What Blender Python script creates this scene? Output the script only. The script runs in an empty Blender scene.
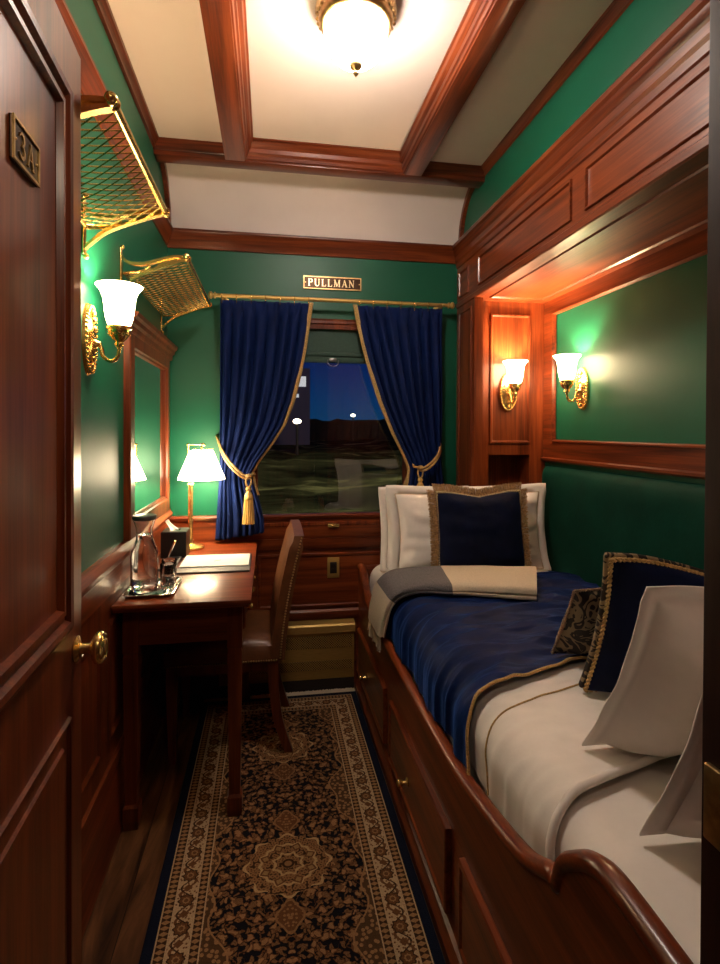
import bpy, bmesh, math, random
from mathutils import Vector, Matrix, noise
PI = math.pi
random.seed(7)
sc = bpy.context.scene
COL = sc.collection
V = Vector

# ------------------------------------------------------------------ materials
def new_mat(name):
    m = bpy.data.materials.new(name); m.use_nodes = True
    nt = m.node_tree
    return m, nt, nt.nodes['Principled BSDF']

class X:
    """tiny expression wrapper that makes Math nodes"""
    nt = None
    def __init__(s, sock): s.s = sock
    @staticmethod
    def op(o, *a):
        n = X.nt.nodes.new('ShaderNodeMath'); n.operation = o
        for i, v in enumerate(a):
            if isinstance(v, X): X.nt.links.new(v.s, n.inputs[i])
            else: n.inputs[i].default_value = v
        return X(n.outputs[0])
    def __add__(a, b): return X.op('ADD', a, b)
    def __radd__(a, b): return X.op('ADD', b, a)
    def __sub__(a, b): return X.op('SUBTRACT', a, b)
    def __rsub__(a, b): return X.op('SUBTRACT', b, a)
    def __mul__(a, b): return X.op('MULTIPLY', a, b)
    def __rmul__(a, b): return X.op('MULTIPLY', b, a)
    def __truediv__(a, b): return X.op('DIVIDE', a, b)
    def lt(a, b): return X.op('LESS_THAN', a, b)
    def gt(a, b): return X.op('GREATER_THAN', a, b)
    def abs(a): return X.op('ABSOLUTE', a)
    def sin(a): return X.op('SINE', a)
    def cos(a): return X.op('COSINE', a)
    def sqrt(a): return X.op('SQRT', a)
    def mod(a, b): return X.op('FLOORED_MODULO', a, b)
    def min(a, b): return X.op('MINIMUM', a, b)
    def max(a, b): return X.op('MAXIMUM', a, b)
    def atan2(a, b): return X.op('ARCTAN2', a, b)

def node(nt, typ, **kw):
    n = nt.nodes.new(typ)
    for k, v in kw.items():
        if k in n.inputs.keys(): n.inputs[k].default_value = v
        else: setattr(n, k, v)
    return n

def ramp(nt, fac, stops, interp='LINEAR'):
    n = nt.nodes.new('ShaderNodeValToRGB'); n.color_ramp.interpolation = interp
    els = n.color_ramp.elements
    while len(els) < len(stops): els.new(0.5)
    for e, (p, c) in zip(els, stops):
        e.position = p; e.color = (c[0], c[1], c[2], 1)
    nt.links.new(fac, n.inputs['Fac'])
    return n.outputs['Color']

def mixc(nt, fac, a, b):
    n = nt.nodes.new('ShaderNodeMix'); n.data_type = 'RGBA'
    ins = [i for i in n.inputs if i.enabled]
    f, ca, cb = n.inputs[0], n.inputs[6], n.inputs[7]
    if isinstance(fac, X): fac = fac.s
    if hasattr(fac, 'links'): nt.links.new(fac, f)
    else: f.default_value = fac
    for sck, v in ((ca, a), (cb, b)):
        if hasattr(v, 'links'): nt.links.new(v, sck)
        else: sck.default_value = (v[0], v[1], v[2], 1)
    return n.outputs[2]

def coords(nt, scale=(1, 1, 1), kind='Object'):
    tc = nt.nodes.new('ShaderNodeTexCoord'); mp = nt.nodes.new('ShaderNodeMapping')
    mp.inputs['Scale'].default_value = scale
    nt.links.new(tc.outputs[kind], mp.inputs['Vector'])
    return mp.outputs['Vector']

def bump(nt, b, height, strength, dist=0.01):
    n = nt.nodes.new('ShaderNodeBump'); n.inputs['Strength'].default_value = strength
    n.inputs['Distance'].default_value = dist
    nt.links.new(height, n.inputs['Height']); nt.links.new(n.outputs['Normal'], b.inputs['Normal'])

_W = {}
def wood(axis='z', tone=1.0, dark=0.0):
    key = (axis, tone, dark)
    if key in _W: return _W[key]
    m, nt, b = new_mat('mahogany_%s' % axis)
    s = {'x': (1.2, 22, 22), 'y': (22, 1.2, 22), 'z': (22, 22, 1.2)}[axis]
    f = {'x': (5, 160, 160), 'y': (160, 5, 160), 'z': (160, 160, 5)}[axis]
    oi = nt.nodes.new('ShaderNodeObjectInfo')
    add = node(nt, 'ShaderNodeVectorMath', operation='ADD')
    nt.links.new(coords(nt, s), add.inputs[0])
    mul = node(nt, 'ShaderNodeMath', operation='MULTIPLY'); mul.inputs[1].default_value = 37
    nt.links.new(oi.outputs['Random'], mul.inputs[0]); nt.links.new(mul.outputs[0], add.inputs[1])
    n1 = node(nt, 'ShaderNodeTexNoise', Scale=1.0, Detail=5.0, Roughness=0.6, Distortion=0.7)
    nt.links.new(add.outputs[0], n1.inputs['Vector'])
    n2 = node(nt, 'ShaderNodeTexNoise', Scale=1.0, Detail=3.0, Roughness=0.6)
    nt.links.new(coords(nt, f), n2.inputs['Vector'])
    mx = node(nt, 'ShaderNodeMath', operation='MULTIPLY_ADD')
    nt.links.new(n2.outputs['Fac'], mx.inputs[0]); mx.inputs[1].default_value = 0.42
    nt.links.new(n1.outputs['Fac'], mx.inputs[2])
    t = tone * 0.88
    c = ramp(nt, mx.outputs[0], [(0.46, (0.042*t, 0.0062*t, 0.0018*t)), (0.68, (0.145*t, 0.026*t, 0.0062*t)), (0.92, (0.27*t, 0.058*t, 0.0135*t))])
    nt.links.new(c, b.inputs['Base Color'])
    b.inputs['Roughness'].default_value = 0.36
    b.inputs['Specular IOR Level'].default_value = 0.35
    b.inputs['Coat Weight'].default_value = 0.22
    b.inputs['Coat Roughness'].default_value = 0.14
    bump(nt, b, n2.outputs['Fac'], 0.06, 0.002)
    _W[key] = m
    return m

def plain(name, col, rough=0.5, metal=0.0, noise_amt=0.0, nscale=40, bumpy=0.0, bscale=200, sheen=0.0, sheen_tint=None, coat=0.0, stretch=(1, 1, 1), spec=None):
    m, nt, b = new_mat(name)
    b.inputs['Roughness'].default_value = rough; b.inputs['Metallic'].default_value = metal
    n = node(nt, 'ShaderNodeTexNoise', Scale=nscale, Detail=4.0, Roughness=0.6)
    nt.links.new(coords(nt, stretch), n.inputs['Vector'])
    a = noise_amt
    c = ramp(nt, n.outputs['Fac'], [(0.3, [x*(1-a) for x in col]), (0.7, [min(1, x*(1+a)) for x in col])])
    nt.links.new(c, b.inputs['Base Color'])
    if bumpy:
        n2 = node(nt, 'ShaderNodeTexNoise', Scale=bscale, Detail=3.0)
        nt.links.new(coords(nt, stretch), n2.inputs['Vector'])
        bump(nt, b, n2.outputs['Fac'], bumpy, 0.004)
    if sheen:
        b.inputs['Sheen Weight'].default_value = sheen
        b.inputs['Sheen Roughness'].default_value = 0.4
        if sheen_tint: b.inputs['Sheen Tint'].default_value = (*sheen_tint, 1)
    b.inputs['Coat Weight'].default_value = coat
    if spec is not None: b.inputs['Specular IOR Level'].default_value = spec
    return m

def emis(name, col, strength):
    m, nt, b = new_mat(name)
    b.inputs['Base Color'].default_value = (0.9, 0.86, 0.78, 1)
    b.inputs['Emission Color'].default_value = (*col, 1)
    b.inputs['Emission Strength'].default_value = strength
    b.inputs['Roughness'].default_value = 0.4
    return m

GREEN = plain('green_painted_wall', (0.003, 0.092, 0.047), 0.44, 0, 0.08, 3, 0.05, 60, spec=0.38)
CREAM = plain('cream_ceiling_paint', (0.68, 0.575, 0.52), 0.65, 0, 0.03, 4)
BRASS = plain('polished_brass', (0.86, 0.58, 0.20), 0.24, 0.92, 0.10, 12)
BRASS_OLD = plain('aged_brass', (0.46, 0.31, 0.13), 0.34, 1.0, 0.3, 60)
BRASS_DULL = plain('brushed_brass', (0.50, 0.33, 0.10), 0.42, 0.6, 0.12, 30, stretch=(1, 10, 10))
VELVET_N = plain('navy_velvet', (0.0010, 0.0034, 0.020), 0.8, 0, 0.35, 9, 0.25, 60, 0.06, (0.05, 0.2, 0.9), spec=0.15)
CURT = plain('blue_velvet_curtain', (0.0018, 0.0098, 0.066), 0.75, 0, 0.3, 6, 0.2, 70, 0.08, (0.05, 0.2, 0.9), spec=0.15)
COVER = plain('navy_coverlet', (0.0014, 0.0095, 0.062), 0.6, 0, 0.4, 7, 0.5, 34, 0.30, (0.08, 0.28, 1.0), stretch=(0.5, 2.2, 1), spec=0.12)
GREENV = plain('green_velvet_upholstery', (0.0013, 0.036, 0.023), 0.8, 0, 0.2, 8, 0.15, 80, 0.05, (0.1, 0.6, 0.4), spec=0.12)
LINEN = plain('white_linen', (0.80, 0.74, 0.68), 0.8, 0, 0.03, 20, 0.35, 16, 0.1)
LINEN_W = plain('white_pillowcase', (0.82, 0.76, 0.71), 0.8, 0, 0.03, 20, 0.45, 16, 0.1)
GOLDC = plain('gold_braid', (0.46, 0.29, 0.105), 0.6, 0.15, 0.45, 220, 0.6, 260)
FRINGE = plain('tan_brush_fringe', (0.42, 0.25, 0.11), 0.85, 0, 0.75, 130, 0.5, 200)
TASS = plain('gold_silk_tassel', (0.55, 0.34, 0.09), 0.5, 0.05, 0.3, 160, 0.4, 240, stretch=(1, 1, 0.1))
LEATHER = plain('brown_leather', (0.120, 0.042, 0.014), 0.38, 0, 0.35, 14, 0.18, 120, coat=0.15)
GREYW = plain('grey_wool', (0.12, 0.11, 0.115), 0.95, 0, 0.5, 260, 0.5, 260)
CREAMW = plain('cream_wool', (0.58, 0.48, 0.35), 0.95, 0, 0.12, 200, 0.4, 220)
BLACK = plain('black_lacquer', (0.010, 0.009, 0.009), 0.35, 0, 0.2, 30)
CHARC = plain('grey_leatherette', (0.055, 0.055, 0.06), 0.5, 0, 0.2, 120, 0.2, 200)
PAPER = plain('white_paper', (0.85, 0.83, 0.79), 0.7, 0, 0.02, 20)
INK = plain('dark_ink', (0.06, 0.06, 0.08), 0.7)
SILVER = plain('silver_plate', (0.80, 0.79, 0.77), 0.13, 1.0, 0.05, 20)
CHROME = plain('dark_pewter', (0.25, 0.25, 0.26), 0.3, 1.0, 0.1, 20)
SHADEG = plain('green_blind_cloth', (0.022, 0.06, 0.045), 0.7, 0, 0.15, 90, 0.2, 200)
PLATE_D = plain('dark_bronze', (0.040, 0.022, 0.013), 0.35, 0.9, 0.3, 50)
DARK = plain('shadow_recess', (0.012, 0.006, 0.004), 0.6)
WARM = (1.0, 0.68, 0.36)
BULB = emis('frosted_glass_shade_lit', (1.0, 0.70, 0.40), 30)
BOWL = emis('opal_glass_bowl_lit', (1.0, 0.85, 0.73), 68)
LSHADE = emis('cream_lampshade_lit', (1.0, 0.78, 0.50), 16)

def mat_mirror():
    m, nt, b = new_mat('mirror_silvering')
    n = node(nt, 'ShaderNodeTexNoise', Scale=3.0)
    c = ramp(nt, n.outputs['Fac'], [(0, (0.82, 0.86, 0.84)), (1, (0.86, 0.9, 0.88))])
    nt.links.new(c, b.inputs['Base Color'])
    b.inputs['Metallic'].default_value = 1; b.inputs['Roughness'].default_value = 0.015
    return m
MIRROR = mat_mirror()

def mat_pane():
    m, nt, b = new_mat('window_glass')
    out = nt.nodes['Material Output']
    tr = nt.nodes.new('ShaderNodeBsdfTransparent'); gl = nt.nodes.new('ShaderNodeBsdfGlossy')
    gl.inputs['Roughness'].default_value = 0.0
    fr = nt.nodes.new('ShaderNodeFresnel'); fr.inputs['IOR'].default_value = 1.7
    mx = nt.nodes.new('ShaderNodeMixShader')
    nt.links.new(fr.outputs[0], mx.inputs[0]); nt.links.new(tr.outputs[0], mx.inputs[1]); nt.links.new(gl.outputs[0], mx.inputs[2])
    nt.links.new(mx.outputs[0], out.inputs['Surface'])
    return m
PANE = mat_pane()

def mat_glass(name, ior, col=(1, 1, 1)):
    m, nt, b = new_mat(name)
    b.inputs['Transmission Weight'].default_value = 1; b.inputs['IOR'].default_value = ior
    b.inputs['Roughness'].default_value = 0.0; b.inputs['Base Color'].default_value = (*col, 1)
    return m
GLASS = mat_glass('clear_glass', 1.45)
WATER = mat_glass('water', 1.33)

def mat_floor():
    m, nt, b = new_mat('walnut_floorboards')
    X.nt = nt
    co = coords(nt)
    sp = nt.nodes.new('ShaderNodeSeparateXYZ'); nt.links.new(co, sp.inputs[0])
    x = X(sp.outputs[0])
    plank = X.op('FLOOR', x / 0.13)
    gap = ((x.mod(0.13) - 0.065).abs()).gt(0.0635)
    cb = nt.nodes.new('ShaderNodeCombineXYZ')
    nt.links.new((x * 9.0).s, cb.inputs[0]); nt.links.new((X(sp.outputs[1]) * 1.3 + plank * 3.7).s, cb.inputs[1]); nt.links.new((plank * 5.1).s, cb.inputs[2])
    n = node(nt, 'ShaderNodeTexNoise', Scale=1.3, Detail=6.0, Roughness=0.62, Distortion=2.2)
    nt.links.new(cb.outputs[0], n.inputs['Vector'])
    c = ramp(nt, n.outputs['Fac'], [(0.33, (0.020, 0.008, 0.004)), (0.5, (0.085, 0.034, 0.014)), (0.68, (0.17, 0.075, 0.030))])
    c = mixc(nt, gap, c, (0.006, 0.003, 0.002))
    nt.links.new(c, b.inputs['Base Color']); b.inputs['Roughness'].default_value = 0.34
    b.inputs['Coat Weight'].default_value = 0.2
    return m

def mat_rug(hw, hl, med):
    m, nt, b = new_mat('woven_oriental_rug')
    X.nt = nt
    tc = nt.nodes.new('ShaderNodeTexCoord')
    sp = nt.nodes.new('ShaderNodeSeparateXYZ'); nt.links.new(tc.outputs['Object'], sp.inputs[0])
    x, y = X(sp.outputs[0]), X(sp.outputs[1])
    ax = x.abs()
    dx = hw - ax; dy = hl - y.abs()
    de = dx.min(dy)
    side = dx.lt(dy)
    s = side * y + (1 - side) * x
    def vor(px, py, scale, rnd=0.8, feat='F1'):
        cb = nt.nodes.new('ShaderNodeCombineXYZ')
        nt.links.new(px.s, cb.inputs[0]); nt.links.new(py.s, cb.inputs[1])
        v = nt.nodes.new('ShaderNodeTexVoronoi'); v.voronoi_dimensions = '2D'; v.feature = feat
        v.inputs['Scale'].default_value = scale; v.inputs['Randomness'].default_value = rnd
        nt.links.new(cb.outputs[0], v.inputs['Vector'])
        return v
    def nz(px, py, scale, det=2.0):
        cb = nt.nodes.new('ShaderNodeCombineXYZ')
        nt.links.new(px.s, cb.inputs[0]); nt.links.new(py.s, cb.inputs[1])
        v = node(nt, 'ShaderNodeTexNoise', Scale=scale, Detail=det); v.noise_dimensions = '2D'
        nt.links.new(cb.outputs[0], v.inputs['Vector'])
        return X(v.outputs['Fac'])
    NAVY = (0.0040, 0.0042, 0.0075); EDGE = (0.004, 0.0065, 0.018)
    TAN = (0.31, 0.165, 0.070); CRM = (0.46, 0.315, 0.18); RUST = (0.135, 0.056, 0.020); BRN = (0.045, 0.020, 0.009); GOLD = (0.27, 0.140, 0.055)
    # --- field : navy ground, scattered flowers, leaves and vines
    wob = nz(ax, y, 9.0) - 0.5
    wx = ax + wob * 0.04 + (nz(ax, y + 7.0, 55.0, 1.0) - 0.5) * 0.022; wy = y + (nz(ax, y + 3.0, 9.0) - 0.5) * 0.04 + (nz(ax, y + 11.0, 55.0, 1.0) - 0.5) * 0.022
    v1 = vor(wx, wy, 30, 0.9); d1 = X(v1.outputs['Distance'])
    sep1 = nt.nodes.new('ShaderNodeSeparateColor'); nt.links.new(v1.outputs['Color'], sep1.inputs[0])
    r1 = X(sep1.outputs[0])
    v2 = vor(wx + 0.37, wy, 58, 1.0); d2 = X(v2.outputs['Distance'])
    c = NAVY
    vine = ((nz(wx, wy, 26, 1.0) - 0.5).abs()).lt(0.022)
    c = mixc(nt, vine, c, BRN)
    c = mixc(nt, vine * (nz(wx, wy + 9.0, 30).gt(0.5)), c, RUST)
    c = mixc(nt, d2.lt(0.36), c, RUST)
    c = mixc(nt, d2.lt(0.28) * X(vor(wx + 0.37, wy, 58, 1.0).outputs['Distance']).gt(0.10), c, (0.19, 0.098, 0.040))
    fl = d1.lt(0.20 + r1 * 0.17)
    c = mixc(nt, fl, c, RUST)
    c = mixc(nt, d1.lt(0.15 + r1 * 0.12), c, TAN)
    # --- medallions
    for yc, rx, ry in med:
        qx = x / rx; qy = (y - yc) / ry
        rr = (qx * qx + qy * qy).sqrt(); th = qy.atan2(qx)
        lob = 1.0 + 0.055 * (th * 8.0).cos() + 0.045 * (th * 16.0).cos()
        rn = rr / lob
        inside = rn.lt(1.0)
        g1 = X(vor(ax, y, 75, 0.7).outputs['Distance'])
        mc = mixc(nt, g1.lt(0.22), GOLD, RUST)
        mc = mixc(nt, g1.gt(0.55), mc, BRN)
        ring = ((rn * 3.0 + 0.16 * (th * 8.0).cos()).mod(1.0) - 0.5).abs().gt(0.40)
        mc = mixc(nt, ring, mc, (0.46, 0.30, 0.14))
        pet = ((rr - 0.58 + 0.0 * rr).abs() + ((th * 8.0 / (2 * PI)).mod(1.0) - 0.5).abs() * 0.5)
        mc = mixc(nt, pet.lt(0.15), mc, RUST)
        mc = mixc(nt, pet.lt(0.09), mc, (0.30, 0.18, 0.075))
        mc = mixc(nt, rr.lt(0.15), mc, BRN)
        mc = mixc(nt, rr.lt(0.09), mc, GOLD)
        c = mixc(nt, inside, c, mc)
        for sg in (-1, 1):                     # pendants
            px = ax / 0.042; py = (y - (yc + sg * ry * 1.55)).abs() / 0.055
            dd = (px * px + py * py).sqrt() * (1.12 + 0.14 * ((py).atan2(px) * 4.0 + PI).cos())
            c = mixc(nt, dd.lt(1.0), c, GOLD)
            c = mixc(nt, dd.lt(0.85), c, RUST)
            c = mixc(nt, (g1 + dd * 0.3).lt(0.42) * dd.lt(0.85), c, GOLD)
    # spandrel edge of the field
    fw = 0.148
    sc_ = fw + 0.012 + 0.012 * (y * (2 * PI / 0.16)).cos() + 0.05 * ((y - med[0][0]) * (2 * PI / 0.62)).cos().min(0.0).abs()
    sp_in = dx.lt(sc_)
    g2 = X(vor(ax, y, 62, 0.9).outputs['Distance'])
    spc = mixc(nt, g2.lt(0.33), (0.085, 0.042, 0.018), TAN)
    c = mixc(nt, sp_in, c, spc)
    c = mixc(nt, ((dx - sc_).abs()).lt(0.0028), c, TAN)
    # --- border bands
    gpat = ((s / 0.017).mod(1.0) - 0.5).abs()
    def guard(lo, hi, c):
        band = de.gt(lo) * de.lt(hi)
        mid = (lo + hi) / 2
        dot = ((de - mid).abs() / ((hi - lo) * 0.5) + gpat * 2.0).lt(0.85)
        gc = mixc(nt, dot, BRN, TAN)
        edge = ((de - mid).abs()).gt((hi - lo) * 0.5 - 0.004)
        gc = mixc(nt, edge, gc, CRM)
        return mixc(nt, band, c, gc)
    c = guard(0.118, 0.148, c)
    band = de.gt(0.063) * de.lt(0.118)
    P = 0.088
    u = (s.mod(P) - P / 2); w = de - 0.0905
    ro = (u * u + w * w).sqrt(); rt = w.atan2(u)
    rl = ro / (1.0 + 0.12 * (rt * 8.0).cos())
    bc = CRM
    vn = ((w - 0.019 * ((s * (2 * PI / P)).sin())).abs())
    bc = mixc(nt, vn.lt(0.0045), bc, RUST)
    vn2 = ((w + 0.019 * ((s * (2 * PI / P)).cos())).abs())
    bc = mixc(nt, vn2.lt(0.003), bc, BRN)
    g3 = X(vor(s, de, 85, 1.0).outputs['Distance'])
    bc = mixc(nt, g3.lt(0.24), bc, (0.16, 0.07, 0.028))
    bc = mixc(nt, rl.lt(0.0215), bc, BRN)
    bc = mixc(nt, rl.lt(0.0175), bc, RUST)
    bc = mixc(nt, rl.lt(0.010) * rl.gt(0.006), bc, TAN)
    bc = mixc(nt, ((u.abs() - P / 2).abs() + w.abs()).lt(0.013), bc, RUST)
    c = mixc(nt, band, c, bc)
    c = guard(0.030, 0.063, c)
    c = mixc(nt, de.lt(0.030), c, EDGE)
    nzz = node(nt, 'ShaderNodeTexNoise', Scale=420.0, Detail=2.0)
    nt.links.new(tc.outputs['Object'], nzz.inputs['Vector'])
    mul = node(nt, 'ShaderNodeMix', data_type='RGBA', blend_type='MULTIPLY')
    mul.inputs[0].default_value = 0.7
    nt.links.new(c, mul.inputs[6])
    g = ramp(nt, nzz.outputs['Fac'], [(0.3, (0.45, 0.45, 0.45)), (0.7, (1.3, 1.3, 1.3))])
    nt.links.new(g, mul.inputs[7])
    nt.links.new(mul.outputs[2], b.inputs['Base Color'])
    b.inputs['Roughness'].default_value = 0.95; b.inputs['Specular IOR Level'].default_value = 0.15
    bump(nt, b, nzz.outputs['Fac'], 0.5, 0.004)
    return m

def mat_grille():
    m, nt, b = new_mat('perforated_brass')
    X.nt = nt
    sp = nt.nodes.new('ShaderNodeSeparateXYZ'); nt.links.new(coords(nt), sp.inputs[0])
    x, z = X(sp.outputs[0]), X(sp.outputs[2])
    a = ((x + z) / 0.0125).mod(1.0) - 0.5; c_ = ((x - z) / 0.0125).mod(1.0) - 0.5
    hole = ((a * a + c_ * c_).sqrt()).lt(0.37)
    c = mixc(nt, hole, (0.52, 0.35, 0.11), (0.008, 0.005, 0.003))
    nt.links.new(c, b.inputs['Base Color'])
    nt.links.new(((1 - hole) * 0.5).s, b.inputs['Metallic']); b.inputs['Roughness'].default_value = 0.36
    return m

def mat_damask():
    m, nt, b = new_mat('black_gold_damask')
    X.nt = nt
    sp = nt.nodes.new('ShaderNodeSeparateXYZ'); nt.links.new(coords(nt), sp.inputs[0])
    x, z = X(sp.outputs[0]).abs(), X(sp.outputs[2])
    cb = nt.nodes.new('ShaderNodeCombineXYZ'); nt.links.new(x.s, cb.inputs[0]); nt.links.new(z.s, cb.inputs[1])
    n = node(nt, 'ShaderNodeTexNoise', Scale=22.0, Detail=1.0, Distortion=1.6); nt.links.new(cb.outputs[0], n.inputs['Vector'])
    f = (X(n.outputs['Fac']) * 4.0).mod(1.0)
    c = mixc(nt, f.gt(0.55), (0.018, 0.012, 0.011), (0.30, 0.22, 0.12))
    nt.links.new(c, b.inputs['Base Color']); b.inputs['Roughness'].default_value = 0.65
    return m
DAMASK = mat_damask()

# ------------------------------------------------------------------ mesh builder
class MB:
    def __init__(s): s.bm = bmesh.new()
    def quadstrip(s, rows, closed_u=False, closed_v=False, cap=False):
        """rows: list of lists of points; faces between consecutive rows"""
        vr = [[s.bm.verts.new(p) for p in r] for r in rows]
        n = len(vr); m = len(vr[0])
        for i in range(n if closed_v else n - 1):
            a, b = vr[i], vr[(i + 1) % n]
            for j in range(m if closed_u else m - 1):
                k = (j + 1) % m
                try: s.bm.faces.new((a[j], a[k], b[k], b[j]))
                except ValueError: pass
        if cap:
            for r in (vr[0], vr[-1]):
                try: s.bm.faces.new(r)
                except ValueError: pass
        return vr
    def box(s, x0, x1, y0, y1, z0, z1, bev=0.0):
        r = bmesh.ops.create_cube(s.bm, size=1)
        for v in r['verts']:
            v.co = V(((x0 + x1) / 2 + v.co.x * (x1 - x0), (y0 + y1) / 2 + v.co.y * (y1 - y0), (z0 + z1) / 2 + v.co.z * (z1 - z0)))
        if bev > 0:
            es = list({e for v in r['verts'] for e in v.link_edges})
            bmesh.ops.bevel(s.bm, geom=es, offset=bev, segments=2, affect='EDGES', profile=0.5)
        return s
    def prism(s, prof, axis, a, b):
        """prof: 2-D polygon in the plane across `axis`; x:(y,z)  y:(x,z)  z:(x,y)"""
        f = {'x': lambda p, t: (t, p[0], p[1]), 'y': lambda p, t: (p[0], t, p[1]), 'z': lambda p, t: (p[0], p[1], t)}[axis]
        s.quadstrip([[f(p, a) for p in prof], [f(p, b) for p in prof]], closed_u=True, cap=True)
        return s
    def tube(s, path, r, seg=10, closed=False, flat=1.0):
        pts = [V(p) for p in path]; n = len(pts); rows = []
        up = None
        for i, p in enumerate(pts):
            a = pts[i - 1] if (i > 0 or closed) else p
            c = pts[(i + 1) % n] if (i < n - 1 or closed) else p
            t = (c - a).normalized()
            if up is None:
                up = V((0, 0, 1)) if abs(t.z) < 0.9 else V((1, 0, 0))
            side = t.cross(up)
            if side.length < 1e-6: side = t.cross(V((0, 1, 0)))
            side.normalize(); up = side.cross(t).normalized()
            rr = r[i] if isinstance(r, (list, tuple)) else r
            rows.append([p + side * (math.cos(2 * PI * k / seg) * rr) + up * (math.sin(2 * PI * k / seg) * rr * flat) for k in range(seg)])
        s.quadstrip(rows, closed_u=True, closed_v=closed, cap=not closed)
        return s
    def lathe(s, prof, c=(0, 0, 0), seg=28, axis='z', sx=1.0, sy=1.0):
        c = V(c); rows = []
        for r, h in prof:
            row = []
            for k in range(seg):
                a = 2 * PI * k / seg; p, q = math.cos(a) * max(r, 1e-4) * sx, math.sin(a) * max(r, 1e-4) * sy
                row.append(c + (V((p, q, h)) if axis == 'z' else V((h, p, q)) if axis == 'x' else V((p, h, q))))
            rows.append(row)
        s.quadstrip(rows, closed_u=True, cap=False)
        return s
    def nested(s, O, U, Vv, N, w, h, prof, fill=True):
        """mitred rectangular moulding: prof = (inset, height) pairs; optionally fills the field"""
        O, U, Vv, N = V(O), V(U), V(Vv), V(N)
        rows = []
        for t, k in prof:
            rows.append([O + U * a + Vv * b + N * k for a, b in ((t, t), (w - t, t), (w - t, h - t), (t, h - t))])
        vr = s.quadstrip(rows, closed_u=True)
        if fill: s.bm.faces.new(vr[-1])
        return s
    def ball(s, c, r, seg=12, sz=1.0):
        return s.lathe([(r * math.sin(PI * i / 8), -r * sz * math.cos(PI * i / 8)) for i in range(9)], c, seg)
    def stroke(s, pts, wid, O, U, Vv, N, d):
        O, U, Vv, N = V(O), V(U), V(Vv), V(N); rows = []
        n = len(pts)
        for i, p in enumerate(pts):
            a = pts[max(0, i - 1)]; c = pts[min(n - 1, i + 1)]
            tx, ty = c[0] - a[0], c[1] - a[1]; l = math.hypot(tx, ty) or 1
            nx, ny = -ty / l, tx / l
            ww = wid[i] if isinstance(wid, (list, tuple)) else wid
            q = [(p[0] + nx * ww / 2, p[1] + ny * ww / 2, 0), (p[0] - nx * ww / 2, p[1] - ny * ww / 2, 0), (p[0] - nx * ww / 2, p[1] - ny * ww / 2, d), (p[0] + nx * ww / 2, p[1] + ny * ww / 2, d)]
            rows.append([O + U * e[0] + Vv * e[1] + N * e[2] for e in q])
        s.quadstrip(rows, closed_u=True, cap=True)
        return s
    def build(s, name, mat, parent=None, smooth=None, local=False, origin=None):
        bm = s.bm
        bmesh.ops.remove_doubles(bm, verts=bm.verts, dist=1e-6)
        bmesh.ops.recalc_face_normals(bm, faces=bm.faces)
        me = bpy.data.meshes.new(name); o = bpy.data.objects.new(name, me); COL.objects.link(o)
        off = V((0, 0, 0))
        if parent is not None:
            o.parent = parent
            if not local:
                p = parent
                while p: off += p.location; p = p.parent
        elif not local:
            xs = [v.co for v in bm.verts]
            lo = [min(c[i] for c in xs) for i in range(3)]; hi = [max(c[i] for c in xs) for i in range(3)]
            off = V(origin) if origin else V(((lo[0] + hi[0]) / 2, (lo[1] + hi[1]) / 2, lo[2]))
            o.location = off
        for v in bm.verts: v.co -= off
        bm.to_mesh(me); bm.free(); s.bm = None
        for mm in (mat if isinstance(mat, (list, tuple)) else [mat]): me.materials.append(mm)
        if smooth:
            ang = smooth if not isinstance(smooth, bool) else 40
            me.polygons.foreach_set('use_smooth', [True] * len(me.polygons))
            if ang < 180:
                me.set_sharp_from_angle(angle=math.radians(ang))
        return o

def tag(o, label=None, cat=None, group=None, kind=None):
    if label: o['label'] = label
    if cat: o['category'] = cat
    if group: o['group'] = group
    if kind: o['kind'] = kind
    return o
def thing(name, label, cat, loc=(0, 0, 0), rotz=0.0, group=None, kind=None):
    o = bpy.data.objects.new(name, None); COL.objects.link(o)
    o.location = loc; o.rotation_euler = (0, 0, rotz); o.empty_display_size = 0.05
    return tag(o, label, cat, group, kind)
def struct(o, label=None):
    return tag(o, label, None, None, 'structure')
def dup(root, loc, rotz=0.0, label=None):
    r = root.copy(); COL.objects.link(r); r.location = loc; r.rotation_euler = (0, 0, rotz)
    if label: r['label'] = label
    for ch in list(root.children):
        c = ch.copy(); COL.objects.link(c); c.parent = r
        for g in list(ch.children):
            d = g.copy(); COL.objects.link(d); d.parent = c
    return r
def lerp(a, b, t): return a + (b - a) * t
def interp(tab, x):
    """piecewise smooth interpolation in a sorted table [(x, y), ...]"""
    if x <= tab[0][0]: return tab[0][1]
    for (a, p), (b, q) in zip(tab, tab[1:]):
        if x <= b:
            return lerp(p, q, (x - a) / (b - a))
    return tab[-1][1]
def spline(pts, n=6):
    pts = [V(p) for p in pts]; out = []
    for i in range(len(pts) - 1):
        p0 = pts[max(0, i - 1)]; p1 = pts[i]; p2 = pts[i + 1]; p3 = pts[min(len(pts) - 1, i + 2)]
        for k in range(n):
            t = k / n
            out.append(0.5 * ((2 * p1) + (p2 - p0) * t + (2 * p0 - 5 * p1 + 4 * p2 - p3) * t * t + (3 * p1 - p0 - 3 * p2 + p3) * t ** 3))
    out.append(pts[-1]); return out
EX, EY, EZ = V((1, 0, 0)), V((0, 1, 0)), V((0, 0, 1))

# ------------------------------------------------------------------ key dimensions
XL, D = -0.508, 2.844          # left wall, window wall
XF, XW = 1.014, 1.463          # berth fascia, alcove wall
ZC = 2.633                     # ceiling
YN = 0.48                      # doorway wall (inner face)
exec_parts = []

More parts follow.
